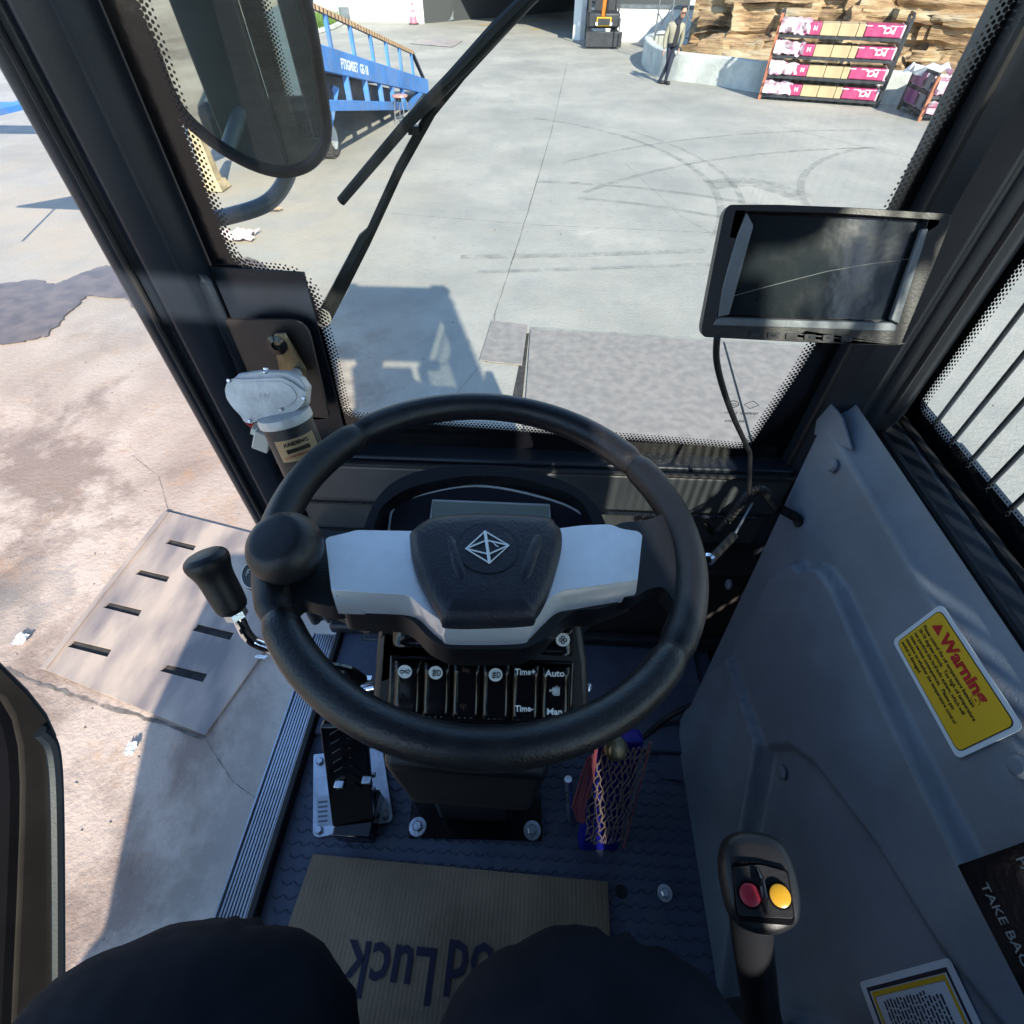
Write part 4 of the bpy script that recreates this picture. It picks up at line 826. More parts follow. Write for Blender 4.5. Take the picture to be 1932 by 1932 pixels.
# open door at the left
dx = -.62
dr_ = thing('cab_door', 'brown black cab door standing open at the left edge, rounded corner', 'door', V(dx, -.2, -1.0))
ed = [onX(u, v, dx) for u, v in ((-40, 1190), (0, 1240), (60, 1300), (95, 1345), (113, 1385), (121, 1450), (124, 1540), (125, 1680), (125, 1800), (125, 1960))]
inn_ = [onX(u, v, dx) for u, v in ((-60, 1295), (0, 1325), (22, 1362), (33, 1410), (37, 1480), (36, 1560), (31, 1700), (25, 1830), (18, 1990))]
e2 = ed+[Vector((dx, -1.1, ed[-1].z-.3)), Vector((dx, -1.1, H+.6)), Vector((dx, ed[0].y-.02, H+.6))]
hole = inn_+[Vector((dx, -1.0, inn_[-1].z-.15)), Vector((dx, -1.0, H+.5)), Vector((dx, inn_[0].y-.08, H+.5))]
MB().ext(e2, (-.045, 0, 0), [hole]).build('door_frame', 'black_brown_bounce', dr_, .008, seg=3)
MB().tube([p+Vector((.004, 0, 0)) for p in spline([onX(u, v, dx) for u, v in ((68, 1380), (88, 1400), (97, 1440), (101, 1520), (103, 1680), (104, 1960))], 5)], .008, 8).build('door_seal', 'black_paint', dr_)
MB().flat([p-Vector((.03, 0, 0)) for p in hole]).build('door_glass', 'glass', dr_, smooth=0)
MB().tube([p-Vector((.018, 0, 0)) for p in inn_], .016, 10).build('window_seal', 'gloss_black', dr_)
# seat
se = thing('driver_seat', 'black driver seat under the seated driver', 'seat', V(0, -.6, -1.13))
MB().box(V(-.02, -.5, -.8), (.5, .5, .14)).build('cushion', 'black_cloth', se, .04, seg=4); MB().box(V(-.02, -.8, -.4), (.46, .12, .75)).build('backrest', 'black_cloth', se, .05, seg=4); MB().box(V(-.02, -.55, -1.0), (.4, .4, .26)).build('seat_base', 'black_paint', se, .01)

# ---------------- steering console ----------------
cs = thing('steering_console', 'black steering console with rocker switches and instrument cluster', 'dashboard', V(-.08, .25, -1.13))
Ps, Ns = at(907, 1300, .475), Vector((.06, -.757, .645)).normalized()
def onS(u, v, d=0): return hit(u, v, Ps+Ns*d, Ns)
Pc, Nc = onS(907, 1160), Vector((.03, -.36, .93)).normalized()
def onC(u, v, d=0): return hit(u, v, Pc+Nc*d, Nc)
MB().ext([onS(u, v) for u, v in ((716, 1150), (712, 1200), (708, 1240), (698, 1400), (1116, 1410), (1109, 1250), (1092, 1150))], -Ns*.11).build('switch_panel', 'plastic_black', cs, .006, seg=3)
hout = [(684, 1010), (690, 985), (709, 943), (743, 909), (797, 887), (871, 878), (969, 882), (1067, 909), (1116, 943), (1138, 978), (1146, 1020), (1120, 1150), (1092, 1172), (716, 1172), (700, 1140)]
hin = [(704, 1010), (708, 985), (724, 953), (773, 921), (871, 899), (970, 901), (1050, 922), (1092, 943), (1113, 975), (1122, 1020), (1100, 1140), (1080, 1150), (735, 1150), (718, 1130)]
ho, hi_ = spline([onC(*p, .02) for p in hout]+[onC(*hout[0], .02)], 4)[:-1], spline([onC(*p, .02) for p in hin]+[onC(*hin[0], .02)], 4)[:-1]
MB().ext(ho, -Nc*.08, [hi_]).build('cluster_hood', 'plastic_black', cs, .003, seg=3)
MB().ext([onC(*p, -.005) for p in hin], -Nc*.004).build('cluster_face', 'cluster_face', cs)
MB().tube(spline([onC(u, v, -.003) for u, v in ((733, 1010), (735, 985), (741, 962), (765, 942), (861, 919), (940, 920), (1043, 944), (1095, 968), (1107, 985), (1110, 1010))], 4), .0012, 5).build('cluster_outline', 'white_print', cs)
MB().flat([onC(u, v, -.003) for u, v in ((811, 990), (816, 944), (1037, 953), (1038, 990))]).build('display', 'lcd', cs, smooth=0)
MB().tube([onC(u, v, -.0022) for u, v in ((811, 990), (816, 944), (1037, 953), (1038, 990))], .0011, 5).build('display_outline', 'white_print', cs)
MB().ext([onS(u, v, .002) for u, v in ((735, 1236), (1083, 1250), (1080, 1395), (728, 1390))], -Ns*.01).build('switch_frame', 'gloss_black', cs, .002)
xs = [743, 797, 852, 908, 964, 1019, 1076]
def rocker(c4, name='rocker_switch'):
    """pillow shaped rocker from 4 corners (tl, tr, br, bl)"""
    a, b_, c, d = [Vector(p) for p in c4]; m = MB(); N = 14; vs = []
    for i in range(N+1):
        for j in range(13):
            s, t = i/N, j/12; p = (a.lerp(b_, t)).lerp(d.lerp(c, t), s); hgt = .0052*(1-abs(2*t-1)**10)*(1-abs(2*s-1)**14)+.0026*(2*s-1)**2*(1-abs(2*t-1)**10)
            vs.append(p+Ns*hgt)
    m.add(vs, [(i*13+j, i*13+j+1, i*13+j+14, i*13+j+13) for i in range(N) for j in range(12)])
    return m.build(name, 'gloss_black', cs, smooth=60)
for i in range(6):
    l, r_ = xs[i]+1, xs[i+1]-1; vt = 1246+i*2.2; sk = -i*.3
    rocker([onS(l+1, vt, .003), onS(r_+1, vt+1, .003), onS(r_-2, vt+104, .003), onS(l-2, vt+103, .003)])
rocker([onS(742, 1173, .002), onS(852, 1176, .002), onS(852, 1220, .002), onS(741, 1219, .002)]); rocker([onS(985, 1182, .002), onS(1081, 1186, .002), onS(1080, 1237, .002), onS(985, 1232, .002)])
ex_, ey_ = (onS(960, 1300)-onS(900, 1300)).normalized(), (onS(907, 1270)-onS(907, 1300)).normalized()
def icon(u, v, kind, m2='dark_print', disc=True):
    c = onS(u, v, .0108); r_ = .0063; g = lambda x, y: c+ex_*x*.001+ey_*y*.001+Ns*.0006
    if disc: MB().ext([c+(ex_*math.cos(a)+ey_*math.sin(a))*r_ for a in np.linspace(0, 2*math.pi, 28)[:-1]], Ns*.0003).build('icon_disc', 'white_print', cs, smooth=0)
    b = MB(); tr = .00042
    def ln(*p): b.tube([g(*q) for q in p], tr, 4)
    if kind == 'arrows':
        for s in (-1, 1): ln((s*.7, 1), (s*2.6, 1), (s*2.6, 2), (s*4.8, 0), (s*2.6, -2), (s*2.6, -1), (s*.7, -1), (s*.7, 1))
    if kind == 'lamp':
        ln(*[(2.2+2.1*math.cos(a), 2.6*math.sin(a)) for a in np.linspace(-math.pi*.6, math.pi*.6, 12)]); ln((1.5, 2.4), (1.5, -2.4))
        for y in (2, 0, -2): ln((.6, y), (-3.2, y-.5))
        ln((-1.6, 3.2), (-1.0, 1), (-2.0, -1), (-1.4, -3.4))
    if kind == 'fan':
        for q in range(4):
            a0 = q*math.pi/2; ln(*[(1.9*math.cos(a0)+1.5*math.cos(a), 1.9*math.sin(a0)+1.5*math.sin(a)) for a in np.linspace(0, 2*math.pi, 10)])
    if kind == 'wiper': ln((-3, 1), (0, 2.2), (3, 1), (1.6, -1), (0, -.6), (-1.6, -1), (-3, 1)); ln((0, 1), (.5, -3.5))
    if kind == 'off': ln(*[(1.5+1.3*math.cos(a), 1.3*math.sin(a)) for a in np.linspace(0, 6.28, 10)]); ln(*[(-1.5+1.3*math.cos(a), 1.3*math.sin(a)) for a in np.linspace(0, 6.28, 10)]); ln((-3, 3), (3, -3))
    if kind == 'engine':
        ln((-2, 3), (4, 3), (4, -3), (-2, -3), (-2, 3)); ln((-2, .8), (-3.6, .8)); ln((-4.6, 1.4), (-3.6, 1.4), (-3.6, -.6), (-4.6, -.6), (-4.6, 1.4)); ln((0, 4.2), (2.4, 4.2)); ln((-1, -4), (4, -4))
        for y in (-2, -1, 0, 1, 2): ln((-1.4, y), (3.4, y))
    b.build('icon', m2, cs)
icon(764, 1267, 'arrows'); icon(822, 1269, 'lamp'); icon(935, 1273, 'lamp'); icon(1062, 1207, 'fan')
icon(879, 1264, 'off', 'dim_print', False); icon(874, 1332, 'wiper', 'dim_print', False); icon(1047, 1303, 'engine', 'white_print', False)
def stext(t, u, v, sz, sx=1): text(t, onS(u, v, .0112), ex_, ey_, sz, 'white_print', cs, 'lettering', align='CENTER', sx=sx, bold=.0002)
stext('Time+', 991, 1273, .0082, .85); stext('Time-', 989, 1342, .0082, .85); stext('Auto', 1047, 1276, .0085); stext('Man', 1046, 1348, .0085)
for i in range(6):
    for q in (-1, 0, 1): MB().lathe([(.0008, 0), (.0006, .0006)], onS((xs[i]+xs[i+1])/2-3+q*11, 1350+i*1.8, .0085), Ns, 8).build('switch_dot', 'grey_print', cs)
MB().lathe([(.0045, 0), (.006, .0004), (.0045, .0008)], onS(805, 1196, .008), Ns, 14).build('red_mark', 'red_button', cs)
# column, boot, base plate and bolts
b0, b1 = V(-.075, .27, -1.125), V(-.06, .25, -.60)
MB().tube([V(-.082, .29, -1.12), V(-.08, .29, -.86), V(-.07, .27, -.83), V(-.062, .265, -.62)], [.10, .10, .125, .135], 4).build('column_cover', 'plastic_black', cs, .012)
MB().tube([V(-.045, .275, -.66), V(-.04, .295, -.44)], [.06, .035], 20).build('steering_shaft', 'rubber', cs)
MB().ext(roundpoly([onZ(u, v, FZ+.003) for u, v in ((786, 1440), (770, 1581), (1023, 1588), (1018, 1440))], .004), (0, 0, .006)).build('base_plate', 'gloss_black', cs, .001)
def bolt(p, ax, r_, parent, washer=True, m='zinc', name='bolt'):
    ax = Vector(ax); o = MB().lathe([(r_*.62, r_*.1), (r_*.62, r_*.55), (r_*.5, r_*.68), (r_*.1, r_*.68)], p, ax, 6).build(name, m, parent)
    if washer: MB().lathe([(r_*1.05, 0), (r_*1.05, r_*.12), (r_*.4, r_*.16)], p, ax, 24).build('washer', m, parent)
    return o
for u, v in ((788, 1560), (1004, 1567)): bolt(onZ(u, v, FZ+.009), (0, 0, 1), .0155, cs)
for (u, v), r_, lab in (((1259, 1405), .0175, 'zinc bolt and washer on the floor bracket by the side panel'), ((1254, 1685), .0125, 'zinc floor bolt in front of the joystick, right of the cardboard')):
    t = thing('floor_bolt', lab, 'bolt', onZ(u, v, FZ)); bolt(onZ(u, v, FZ+.003), (0, 0, 1), r_, t)
o = MB().ext(roundpoly([onZ(u, v, FZ+.001) for u, v in ((1240, 1368), (1298, 1362), (1312, 1478), (1245, 1470))], .006), (0, 0, .003)).build('floor_bracket', 'mat_rubber', bevel=.001); tag(o, 'dark bracket plate on the floor beside the side panel', 'bracket')
MB().lathe([(.0105, 0), (.0105, .001), (.008, .0012)], onZ(1172, 1682, FZ+.0005), (0, 0, 1), 20).build('floor_grommet', 'rubber', cab)
# gear lever, direction knob, stalk
gl = thing('gear_lever', 'black gripped lever on a bent chrome rod left of the wheel', 'lever', at(560, 1240, .6))
ax = (at(385, 1050, .50)-at(442, 1152, .525)).normalized(); b0_ = at(442, 1152, .525); ln_ = (at(385, 1050, .50)-b0_).length
MB().lathe([(.0125, 0), (.0155, .003), (.0165, .02), (.0165, ln_*.55), (.0175, ln_*.72), (.0215, ln_*.86), (.0215, ln_*.97), (.017, ln_*1.05), (.006, ln_*1.08)], b0_, ax, 28).build('grip', 'plastic_black', gl, sub=1)
MB().lathe([(.011, -.008), (.011, -.001), (.008, 0)], b0_, ax, 6).build('lock_nut', 'zinc', gl)
MB().tube(spline([b0_, at(453, 1172, .53), at(468, 1200, .54), at(495, 1218, .55), at(600, 1255, .57), at(700, 1290, .57)], 8), .0058, 12).build('rod', 'chrome', gl)
fk = thing('direction_knob', 'round black selector knob marked R beside the steering wheel rim', 'knob', at(480, 1095, .58))
nk = Vector((-.25, -.6, .76)).normalized(); kc = at(480, 1085, .57)
MB().lathe([(.012, -.02), (.018, -.014), (.0195, -.005), (.017, .001), (.014, .003)], kc, nk, 28).build('knob', 'plastic_black', fk)
MB().lathe([(.0150, .0032), (.0150, .0036), (.0140, .0036), (.0140, .0032)], kc, nk, 28).build('ring', 'white_print', fk)
MB().lathe([(.0142, .003), (.0142, .0034), (.001, .0034)], kc, nk, 28).build('cap', 'gloss_black', fk)
ru = (at(470, 1075, .57)-at(478, 1095, .57)); text('R', kc+nk*.0038-Vector((.008, .0, .0))-nk.cross(Vector((1, 0, 0)))*.0, (.75, .2, -.6), (.4, .6, .5), .011, 'white_print', fk)
MB().tube([kc-nk*.015, at(560, 1120, .6), at(700, 1190, .6)], .006, 10).build('stalk', 'plastic_black', fk)
MB().tube(spline([at(620, 1260, .5), at(660, 1268, .5), at(690, 1290, .51)], 6), .006, 10).build('hose', 'gloss_black', cs); MB().cyl(at(685, 1300, .5), at(708, 1296, .5), .0065, 14).build('fitting', 'chrome', cs); MB().cyl(at(690, 1284, .51), at(702, 1284, .51), .005, 6).build('fitting', 'chrome', cs)
bolt(onS(1106, 1296, -.02), (1, -.4, .3), .007, cs, False)

# ---------------- steering wheel ----------------
rl, ta = R(5.55), R(1.6); Wc = V(-.0371, .3004, -.3592)
WX = Vector((math.cos(rl), math.sin(rl)*math.sin(ta)*1, -math.sin(rl)*math.cos(ta))); Wn = Vector((math.sin(rl), -math.cos(rl)*math.sin(ta), math.cos(rl)*math.cos(ta))); WX = (WX-Wn*WX.dot(Wn)).normalized(); WY = Wn.cross(WX)
def onW(u, v, d=0): return hit(u, v, Wc+Wn*d, Wn)
sw = thing('steering_wheel', 'black leather grained steering wheel with silver spokes and a spinner knob', 'steering wheel', Wc)
RR, rt = .1855, .0147
def ringseg(a0, a1, rt_, n=40, closed=False, dn=0):
    m = MB(); N = n if closed else n+1; K = 16; vs = []
    for i in range(N):
        a = a0+(a1-a0)*i/n; dirv = WX*math.cos(a)+WY*math.sin(a)
        tp = 1 if closed else min(1, .82+.18*min(i, n-i)/1.5)
        for k in range(K):
            b_ = 2*math.pi*k/K; vs.append(Wc+dirv*(RR+rt_*tp*math.cos(b_)*1.0)+Wn*(rt_*tp*1.08*math.sin(b_)+dn))
    fs = [(i*K+k, i*K+(k+1) % K, ((i+1) % N)*K+(k+1) % K, ((i+1) % N)*K+k) for i in range(N if closed else N-1) for k in range(K)]
    if not closed: fs += [tuple(range(K))[::-1], tuple((N-1)*K+k for k in range(K))]
    return m.add(vs, fs)
ang = [R(38), R(142), R(213), R(327)]
rimo = ringseg(ang[0]+.004, ang[1]-.004, rt, 60).build('rim_top', 'leather_rim', sw, smooth=50)
ringseg(ang[1]+.004, ang[2]-.004, rt*1.02, 40).build('rim_grip', 'rim_grip', sw, smooth=50); ringseg(ang[2]+.004, ang[3]-.004, rt*1.02, 60).build('rim_bottom', 'leather_rim', sw, smooth=50)
ringseg(ang[3]+.004-2*math.pi, ang[0]-.004, rt*1.02, 40).build('rim_grip', 'rim_grip', sw, smooth=50)
ringseg(0, 2*math.pi, rt*.86, 96, True).build('rim_core', 'rubber', sw)
def plate(uv, d, th, name, m, bev=.003, rnd=0, seg=3, sm_=32):
    P = [onW(u, v, d) for u, v in uv]
    if rnd: P = roundpoly(P, rnd, 4)
    return MB().ext(P, -Wn*th).build(name, m, sw, bev, smooth=sm_, seg=seg)
plate(((540, 990), (575, 985), (614, 1000), (655, 1003), (690, 1010), (660, 1140), (634, 1146), (600, 1140), (566, 1128), (548, 1150), (530, 1140), (528, 1010)), .005, .02, 'spoke_arm', 'rim_grip', .006, .012)
plate(((1150, 1000), (1170, 985), (1210, 983), (1240, 975), (1258, 960), (1290, 985), (1295, 1130), (1275, 1140), (1255, 1106), (1222, 1110), (1195, 1130), (1150, 1120)), .005, .02, 'spoke_arm', 'rim_grip', .006, .012)
top_ = [(614, 1018), (620, 1013), (655, 1005), (672, 1000), (790, 1002), (1045, 998), (1100, 991), (1151, 989), (1174, 998), (1203, 1002), (1212, 1009)]
inn2 = [(1203, 1094), (1066, 1113), (1048, 1120), (1037, 1131), (1007, 1165), (974, 1176), (859, 1176), (833, 1172), (796, 1146), (774, 1124), (759, 1122), (677, 1117), (625, 1113)]
out2 = [(1200, 1117), (1092, 1135), (1055, 1143), (1029, 1165), (1003, 1191), (981, 1202), (855, 1203), (833, 1194), (811, 1176), (788, 1154), (759, 1146), (700, 1143), (633, 1141)]
hs = .022
m_ = MB(); A = roundpoly([onW(u, v, hs) for u, v in top_+inn2], [.003, .002, .004, .004, 0, 0, .004, .004, .004, .002, .003]+[0, 0, .006, .006, .012, .008, .008, .01, .01, .006, .004, 0, 0], 4); m_.ext(A, -Wn*.006)
m_.build('silver_trim', 'silver_trim', sw, .0012, seg=2)
I_, Ou = spline([onW(u, v, hs-.0008) for u, v in inn2], 5), spline([onW(u, v, hs-.012) for u, v in out2], 5); n = min(len(I_), len(Ou)); Bt = [p-Wn*.014 for p in Ou[:n]]
MB().add(I_[:n]+Ou[:n]+Bt, [(i, i+1, n+i+1, n+i) for i in range(n-1)]+[(n+i, n+i+1, 2*n+i+1, 2*n+i) for i in range(n-1)]).build('silver_chamfer', 'silver_trim', sw, smooth=50)
low = [(640, 1120), (1200, 1100), (1205, 1120), (1130, 1150), (1085, 1150), (1055, 1175), (1030, 1205), (985, 1225), (850, 1225), (810, 1205), (780, 1172), (755, 1160), (645, 1155)]
plate(low, -.002, .03, 'spoke_underside', 'plastic_black', .006, .006)
hub = [(772, 1003), (796, 983), (825, 974), (907, 968), (1029, 974), (1051, 987), (1062, 1005), (1059, 1042), (1037, 1117), (1014, 1157), (996, 1168), (851, 1172), (829, 1157), (796, 1102), (777, 1050)]
# padded hub: domed, with two raised ribs
H0 = spline([onW(u, v, .033) for u, v in hub]+[onW(*hub[0], .033)], 4)[:-1]; cen = onW(918, 1060, .033); m_ = MB(); n = len(H0); rings = ((.99, -.013), (1.0, -.006), (.985, -.001), (.95, .0025), (.86, .0055), (.7, .0065), (.45, .007), (.2, .007))
for s, dd in rings: m_.v += [tuple(cen+(p-cen)*s+Wn*dd) for p in H0]
for k in range(len(rings)-1): m_.f += [(k*n+i, k*n+(i+1) % n, (k+1)*n+(i+1) % n, (k+1)*n+i) for i in range(n)]
m_.f.append(tuple((len(rings)-1)*n+i for i in range(n))); hubo = m_.build('hub_pad', 'hub_plastic', sw, smooth=40)
for A_, B_, w_ in (((842, 990), (880, 1118), .016), ((1024, 988), (978, 1118), .016)):
    a, b_ = onW(*A_, .0385), onW(*B_, .0395); MB().tube([a.lerp(b_, t)-Wn*(.0045+.0012*abs(2*t-1)**3) for t in np.linspace(0, 1, 9)], [.002, .005, .0068, .0072, .0072, .0072, .0068, .005, .002], 12).build('pad_rib', 'hub_plastic', sw)
bc = onW(920, 1034, .0396)
MB().lathe([(.0245, -.002), (.0248, .0012), (.0232, .0012), (.0230, .0002)], bc, Wn, 48).build('badge_ring', 'gloss_black', sw); MB().lathe([(.0232, -.001), (.0232, .0012), (.001, .0016)], bc, Wn, 48).build('badge', 'hub_plastic', sw)
def bl(pts, r_): MB().tube([onW(536.6+.3704*x, 894.4+.3704*y, .0418) for x, y in pts], r_, 6).build('emblem_line', 'white_print', sw)
bl([(1022, 292), (1143, 363), (1045, 453), (924, 380), (1022, 292)], .0007); bl([(1022, 292), (1045, 453)], .0013); bl([(924, 380), (1030, 337), (1143, 363)], .0007); bl([(924, 380), (1040, 408), (1143, 363)], .0007); bl([(1045, 340), (1065, 348), (1075, 362), (1090, 370)], .0005)
MB().tube([onW(u, v, .0395) for u, v in ((911, 1103), (916, 1107), (926, 1107), (931, 1103))], .0008, 6).build('horn_mark', 'rubber', sw)
# spinner knob
kp_ = onW(566, 1058, .008); ka = (Wn*.95+Vector((-.15, -.22, 0))).normalized()
MB().lathe([(.012, -.006), (.014, .003)], kp_, Wn, 20).build('knob_clamp', 'rubber', sw)
kb = MB().lathe([(.012, .006), (.021, .009), (.0275, .016), (.0298, .025), (.0285, .034), (.023, .042), (.0185, .0448), (.0178, .0446), (.0172, .0452), (.008, .046), (.001, .0462)], kp_, ka, 40).build('spinner_knob', 'plastic_black', sw, smooth=60, sub=1)

# ---------------- monitor on the right pillar ----------------
mo = thing('monitor', 'black camera monitor with silver edges and buttons mounted on the right pillar', 'monitor', at(1560, 520, .45))
Mn = Vector((-.16, -.915, .37)).normalized(); Mp = at(1560, 520, .455)
def onM(u, v, d=0): return hit(u, v, Mp+Mn*d, Mn)
oc = [(1375, 386), (1470, 386), (1600, 391), (1795, 403), (1792, 425), (1762, 500), (1700, 650), (1690, 652), (1500, 645), (1326, 636), (1323, 620), (1346, 500), (1366, 400)]
ic = [(1408, 398), (1560, 402), (1752, 414), (1735, 470), (1693, 612), (1520, 604), (1352, 598), (1372, 500)]
MB().ext(roundpoly([onM(u, v) for u, v in oc], .004, 3), -Mn*.022, [[onM(u, v) for u, v in ic]]).build('housing', 'plastic_black', mo, .0008, seg=2)
MB().ext(roundpoly([onM(u, v, -.012) for u, v in oc], .004, 3), -Mn*.02).build('back_shell', 'plastic_black', mo, .005, seg=3)
MB().flat([onM(u, v, -.010) for u, v in ic]).build('bezel', 'gloss_black', mo, smooth=0)
MB().flat([onM(u, v, -.0095) for u, v in ((1408, 404), (1742, 421), (1688, 604), (1360, 594))]).build('screen', 'screen', mo, smooth=0)
MB().tube([onM(u, v, -.0093) for u, v in ((1378, 560), (1450, 540), (1560, 512), (1640, 498), (1722, 488))], .00025, 4).build('scratch', 'grey_print', mo)
for q in (((1409, 400), (1422, 425), (1376, 594), (1354, 599), (1362, 545), (1374, 500), (1392, 440)), ((1740, 432), (1752, 430), (1695, 612), (1680, 604)), ((1352, 600), (1366, 598), (1682, 608), (1693, 613), (1690, 626), (1344, 614))):
    MB().ext([onM(u, v, .0004) for u, v in q], -Mn*.006).build('inner_chamfer', 'mid_steel', mo, .001)
MB().bar(onM(1336, 618, .001), onM(1400, 621, .001), .0012, .001, Mn).build('front_line', 'dark_steel', mo)
for i, t in enumerate(('M-S', 'AV', '-', '+', 'M', 'PWR')):
    u = 1425+i*34.5; v = 631+i*1.6; MB().ext(roundpoly([onM(u+a, v+b_, .0016) for a, b_ in ((-10, -5.5), (11, -5), (10, 6.5), (-11, 6))], .001), -Mn*.0016).build('button', 'dark_steel', mo)
    text(t, onM(u, v+3, .002), onM(1500, 600)-onM(1400, 597), Vector((0, 0, 1)), .0038, 'mid_steel', mo, 'button_print', align='CENTER')
for a in (-4, 0, 4):
    for b_ in (-4, 0, 4): MB().lathe([(.0008, 0), (.0008, .0004)], onM(1633+a, 639+b_, .0002), Mn, 6).build('speaker_hole', 'rubber', mo)
MB().cyl(Mp-Mn*.03+Vector((.05, 0, 0)), V(.425, .632, -.262), .009, 12).build('mount_arm', 'plastic_black', mo)
MB().lathe([(.009, 0), (.01, .01), (.004, .014)], at(1712, 585, .50), (-1, -.3, 0), 12).build('mount_knob', 'rubber', mo)
o = MB().tube(spline([at(1353, 636, .47), at(1352, 680, .50), at(1365, 735, .55), at(1385, 790, .62), at(1408, 840, .70), at(1415, 862, .73), at(1413, 930, .78)], 8), .0032, 10).build('monitor_cable', 'rubber'); tag(o, 'thin black cable hanging from the monitor down to the front beam', 'cable')
o = MB().tube(spline([onZ(1205, 1400, FZ+.01), onZ(1245, 1365, FZ+.02), onZ(1280, 1342, FZ+.05), onP(1315, 1328, .012)], 8), .006, 10).build('floor_cable', 'rubber'); tag(o, 'thick black cable on the floor running to the side panel', 'cable')
rdk = thing('gas_strut_end', 'small chrome fitting on a dark rod in the right footwell', 'fitting', at(1340, 1055, .8))
MB().cyl(at(1342, 1055, .82), at(1385, 1010, .85), .007, 12).build('rod_end', 'rubber', rdk); MB().lathe([(.008, 0), (.01, .004), (.006, .009)], at(1338, 1054, .81), (-.5, -.6, .5), 14).build('nut', 'chrome', rdk); MB().tube([at(1385, 1010, .85), at(1420, 950, .87)], .002, 6).build('rod', 'mid_steel', rdk)

# ---------------- wiper motor, wiper, mirror ----------------
wm = thing('wiper_motor', 'bare aluminium wiper gearbox with a black motor can on the left corner plate', 'wiper motor', at(530, 750, .7616))
Nw = Vector((.112, -.9632, .56)).normalized(); Pw = at(500, 755, .7336)
def onK(u, v, d=0): return hit(u, v, Pw+Nw*d, Nw)
cov = [(424, 735), (428, 722), (436, 714), (455, 716), (531, 712), (552, 722), (568, 735), (578, 742), (576, 757), (562, 772), (544, 783), (500, 790), (482, 795), (473, 800), (460, 796), (455, 786), (438, 768), (427, 752)]
MB().ext(roundpoly([onK(u, v) for u, v in cov], .0034, 3), -Nw*.0067).build('gearbox_cover', 'cast_alu', wm, .0017, seg=3)
MB().ext(roundpoly([onK(u, v, .0013) for u, v in ((434, 738), (446, 724), (470, 720), (530, 719), (550, 730), (562, 748), (550, 764), (520, 774), (480, 782), (458, 776), (440, 758))], .009, 4), -Nw*.0045).build('cover_boss', 'cast_alu', wm, .0011, seg=2)
MB().ext([onK(u, v, -.0067) for u, v in ((434, 720), (450, 704), (490, 698), (540, 700), (566, 712), (579, 730), (576, 765), (545, 788), (470, 792), (440, 765))], -Nw*.0246).build('gearbox_body', 'cast_alu', wm, .0045, seg=3)
text('24V', onK(488, 753, .0018), onK(520, 753)-onK(480, 755), onK(500, 730)-onK(500, 760), .0101, 'cast_alu', wm, 'embossed_text', depth=.0004)
for u, v in ((432, 718), (573, 752), (471, 794)): bolt(onK(u, v, .0011), Nw, .0043, wm, False)
bolt(onK(502, 703, .0067), (0, -.224, 1), .0069, wm, False); MB().cyl(onK(502, 702, .0067), onK(501, 694, .0067), .0034, 10).build('stud', 'zinc', wm)
c0, c1 = at(540, 792, .7526), at(580, 885, .7974); ca = (c1-c0).normalized()
MB().lathe([(.0224, -.0123), (.037, -.0112), (.0386, -.0067), (.0386, .0011), (.0364, .0022)], c0, ca, 36).build('end_cap', 'cast_alu', wm)
MB().lathe([(.0353, .0011), (.0361, .0045), (.0361, (c1-c0).length*1.0416), (.0302, (c1-c0).length), (.0056, (c1-c0).length+.0022)], c0, ca, 36).build('motor_can', 'plastic_black', wm)
bolt(c0+(O-c0).normalized()*.0246-ca*.0134, -ca, .0067, wm, False)
vd = (O-c0); vd = (vd-ca*vd.dot(ca)).normalized(); sd_ = vd.cross(ca).normalized()
if sd_.x < 0: sd_ = -sd_
lb_ = MB(); K = 12
for i in range(K+1):
    a = R(-48+96*i/K); dv = vd*math.cos(a)+sd_*math.sin(a)
    for l in (.0179, .0515): lb_.v.append(tuple(c0+ca*l+dv*.0365))
lb_.f = [(2*i, 2*i+1, 2*i+3, 2*i+2) for i in range(K)]; lb_.build('motor_label', 'label_tan', wm, smooth=60)
text('KAIDENG', c0+ca*.0269+vd*.0373, sd_, -ca, .0081, 'dark_print', wm, align='CENTER', bold=.0002)
MB().box(c0+ca*.0347+vd*.0356, (.0336, .0034, .0056), Matrix((sd_, vd, -ca)).transposed()).build('label_bar', 'dark_print', wm)
text('DC24V 50W 65r/min', c0+ca*.0448+vd*.037, sd_, -ca, .005, 'red_print', wm, align='CENTER')
MB().box(at(497, 828, .784), (.0246, .0202, .0381), Matrix.Rotation(R(28), 3, 'Y')).build('connector', 'white_plastic', wm, .0022); MB().box(at(488, 812, .7784), (.0179, .0157, .0134), Matrix.Rotation(R(28), 3, 'Y')).build('connector_plug', 'white_plastic', wm, .0011)
for k in (-.0034, .0034): MB().tube(spline([at(465, 785, .7616)+Vector((k, 0, 0)), at(470, 798, .7728)+Vector((k, 0, 0)), at(484, 808, .7784)+Vector((k, 0, 0))], 5), .0018, 6).build('wire', 'red_print', wm)
MB().ext([onY(u, v, .6854) for u, v in ((514, 640), (518, 630), (538, 630), (546, 645), (576, 697), (578, 722), (560, 722), (527, 700))], (0, .0045, 0)).build('crank_arm', 'brass_plate', wm, .0011)
MB().lathe([(.0151, 0), (.0151, .0134), (.0067, .0157), (.0056, .0112)], onY(528, 645, .6966), (0, -1, .112), 24).build('pivot_boss', 'gloss_black', wm)
MB().cyl(onY(560, 703, .6832), onY(556, 712, .6552), .0078, 14).build('output_shaft', 'cast_alu', wm)
wi = thing('windshield_wiper', 'black wiper arm and blade lying diagonally across the outside of the windshield', 'wiper', V(-.28, .784, -.392))
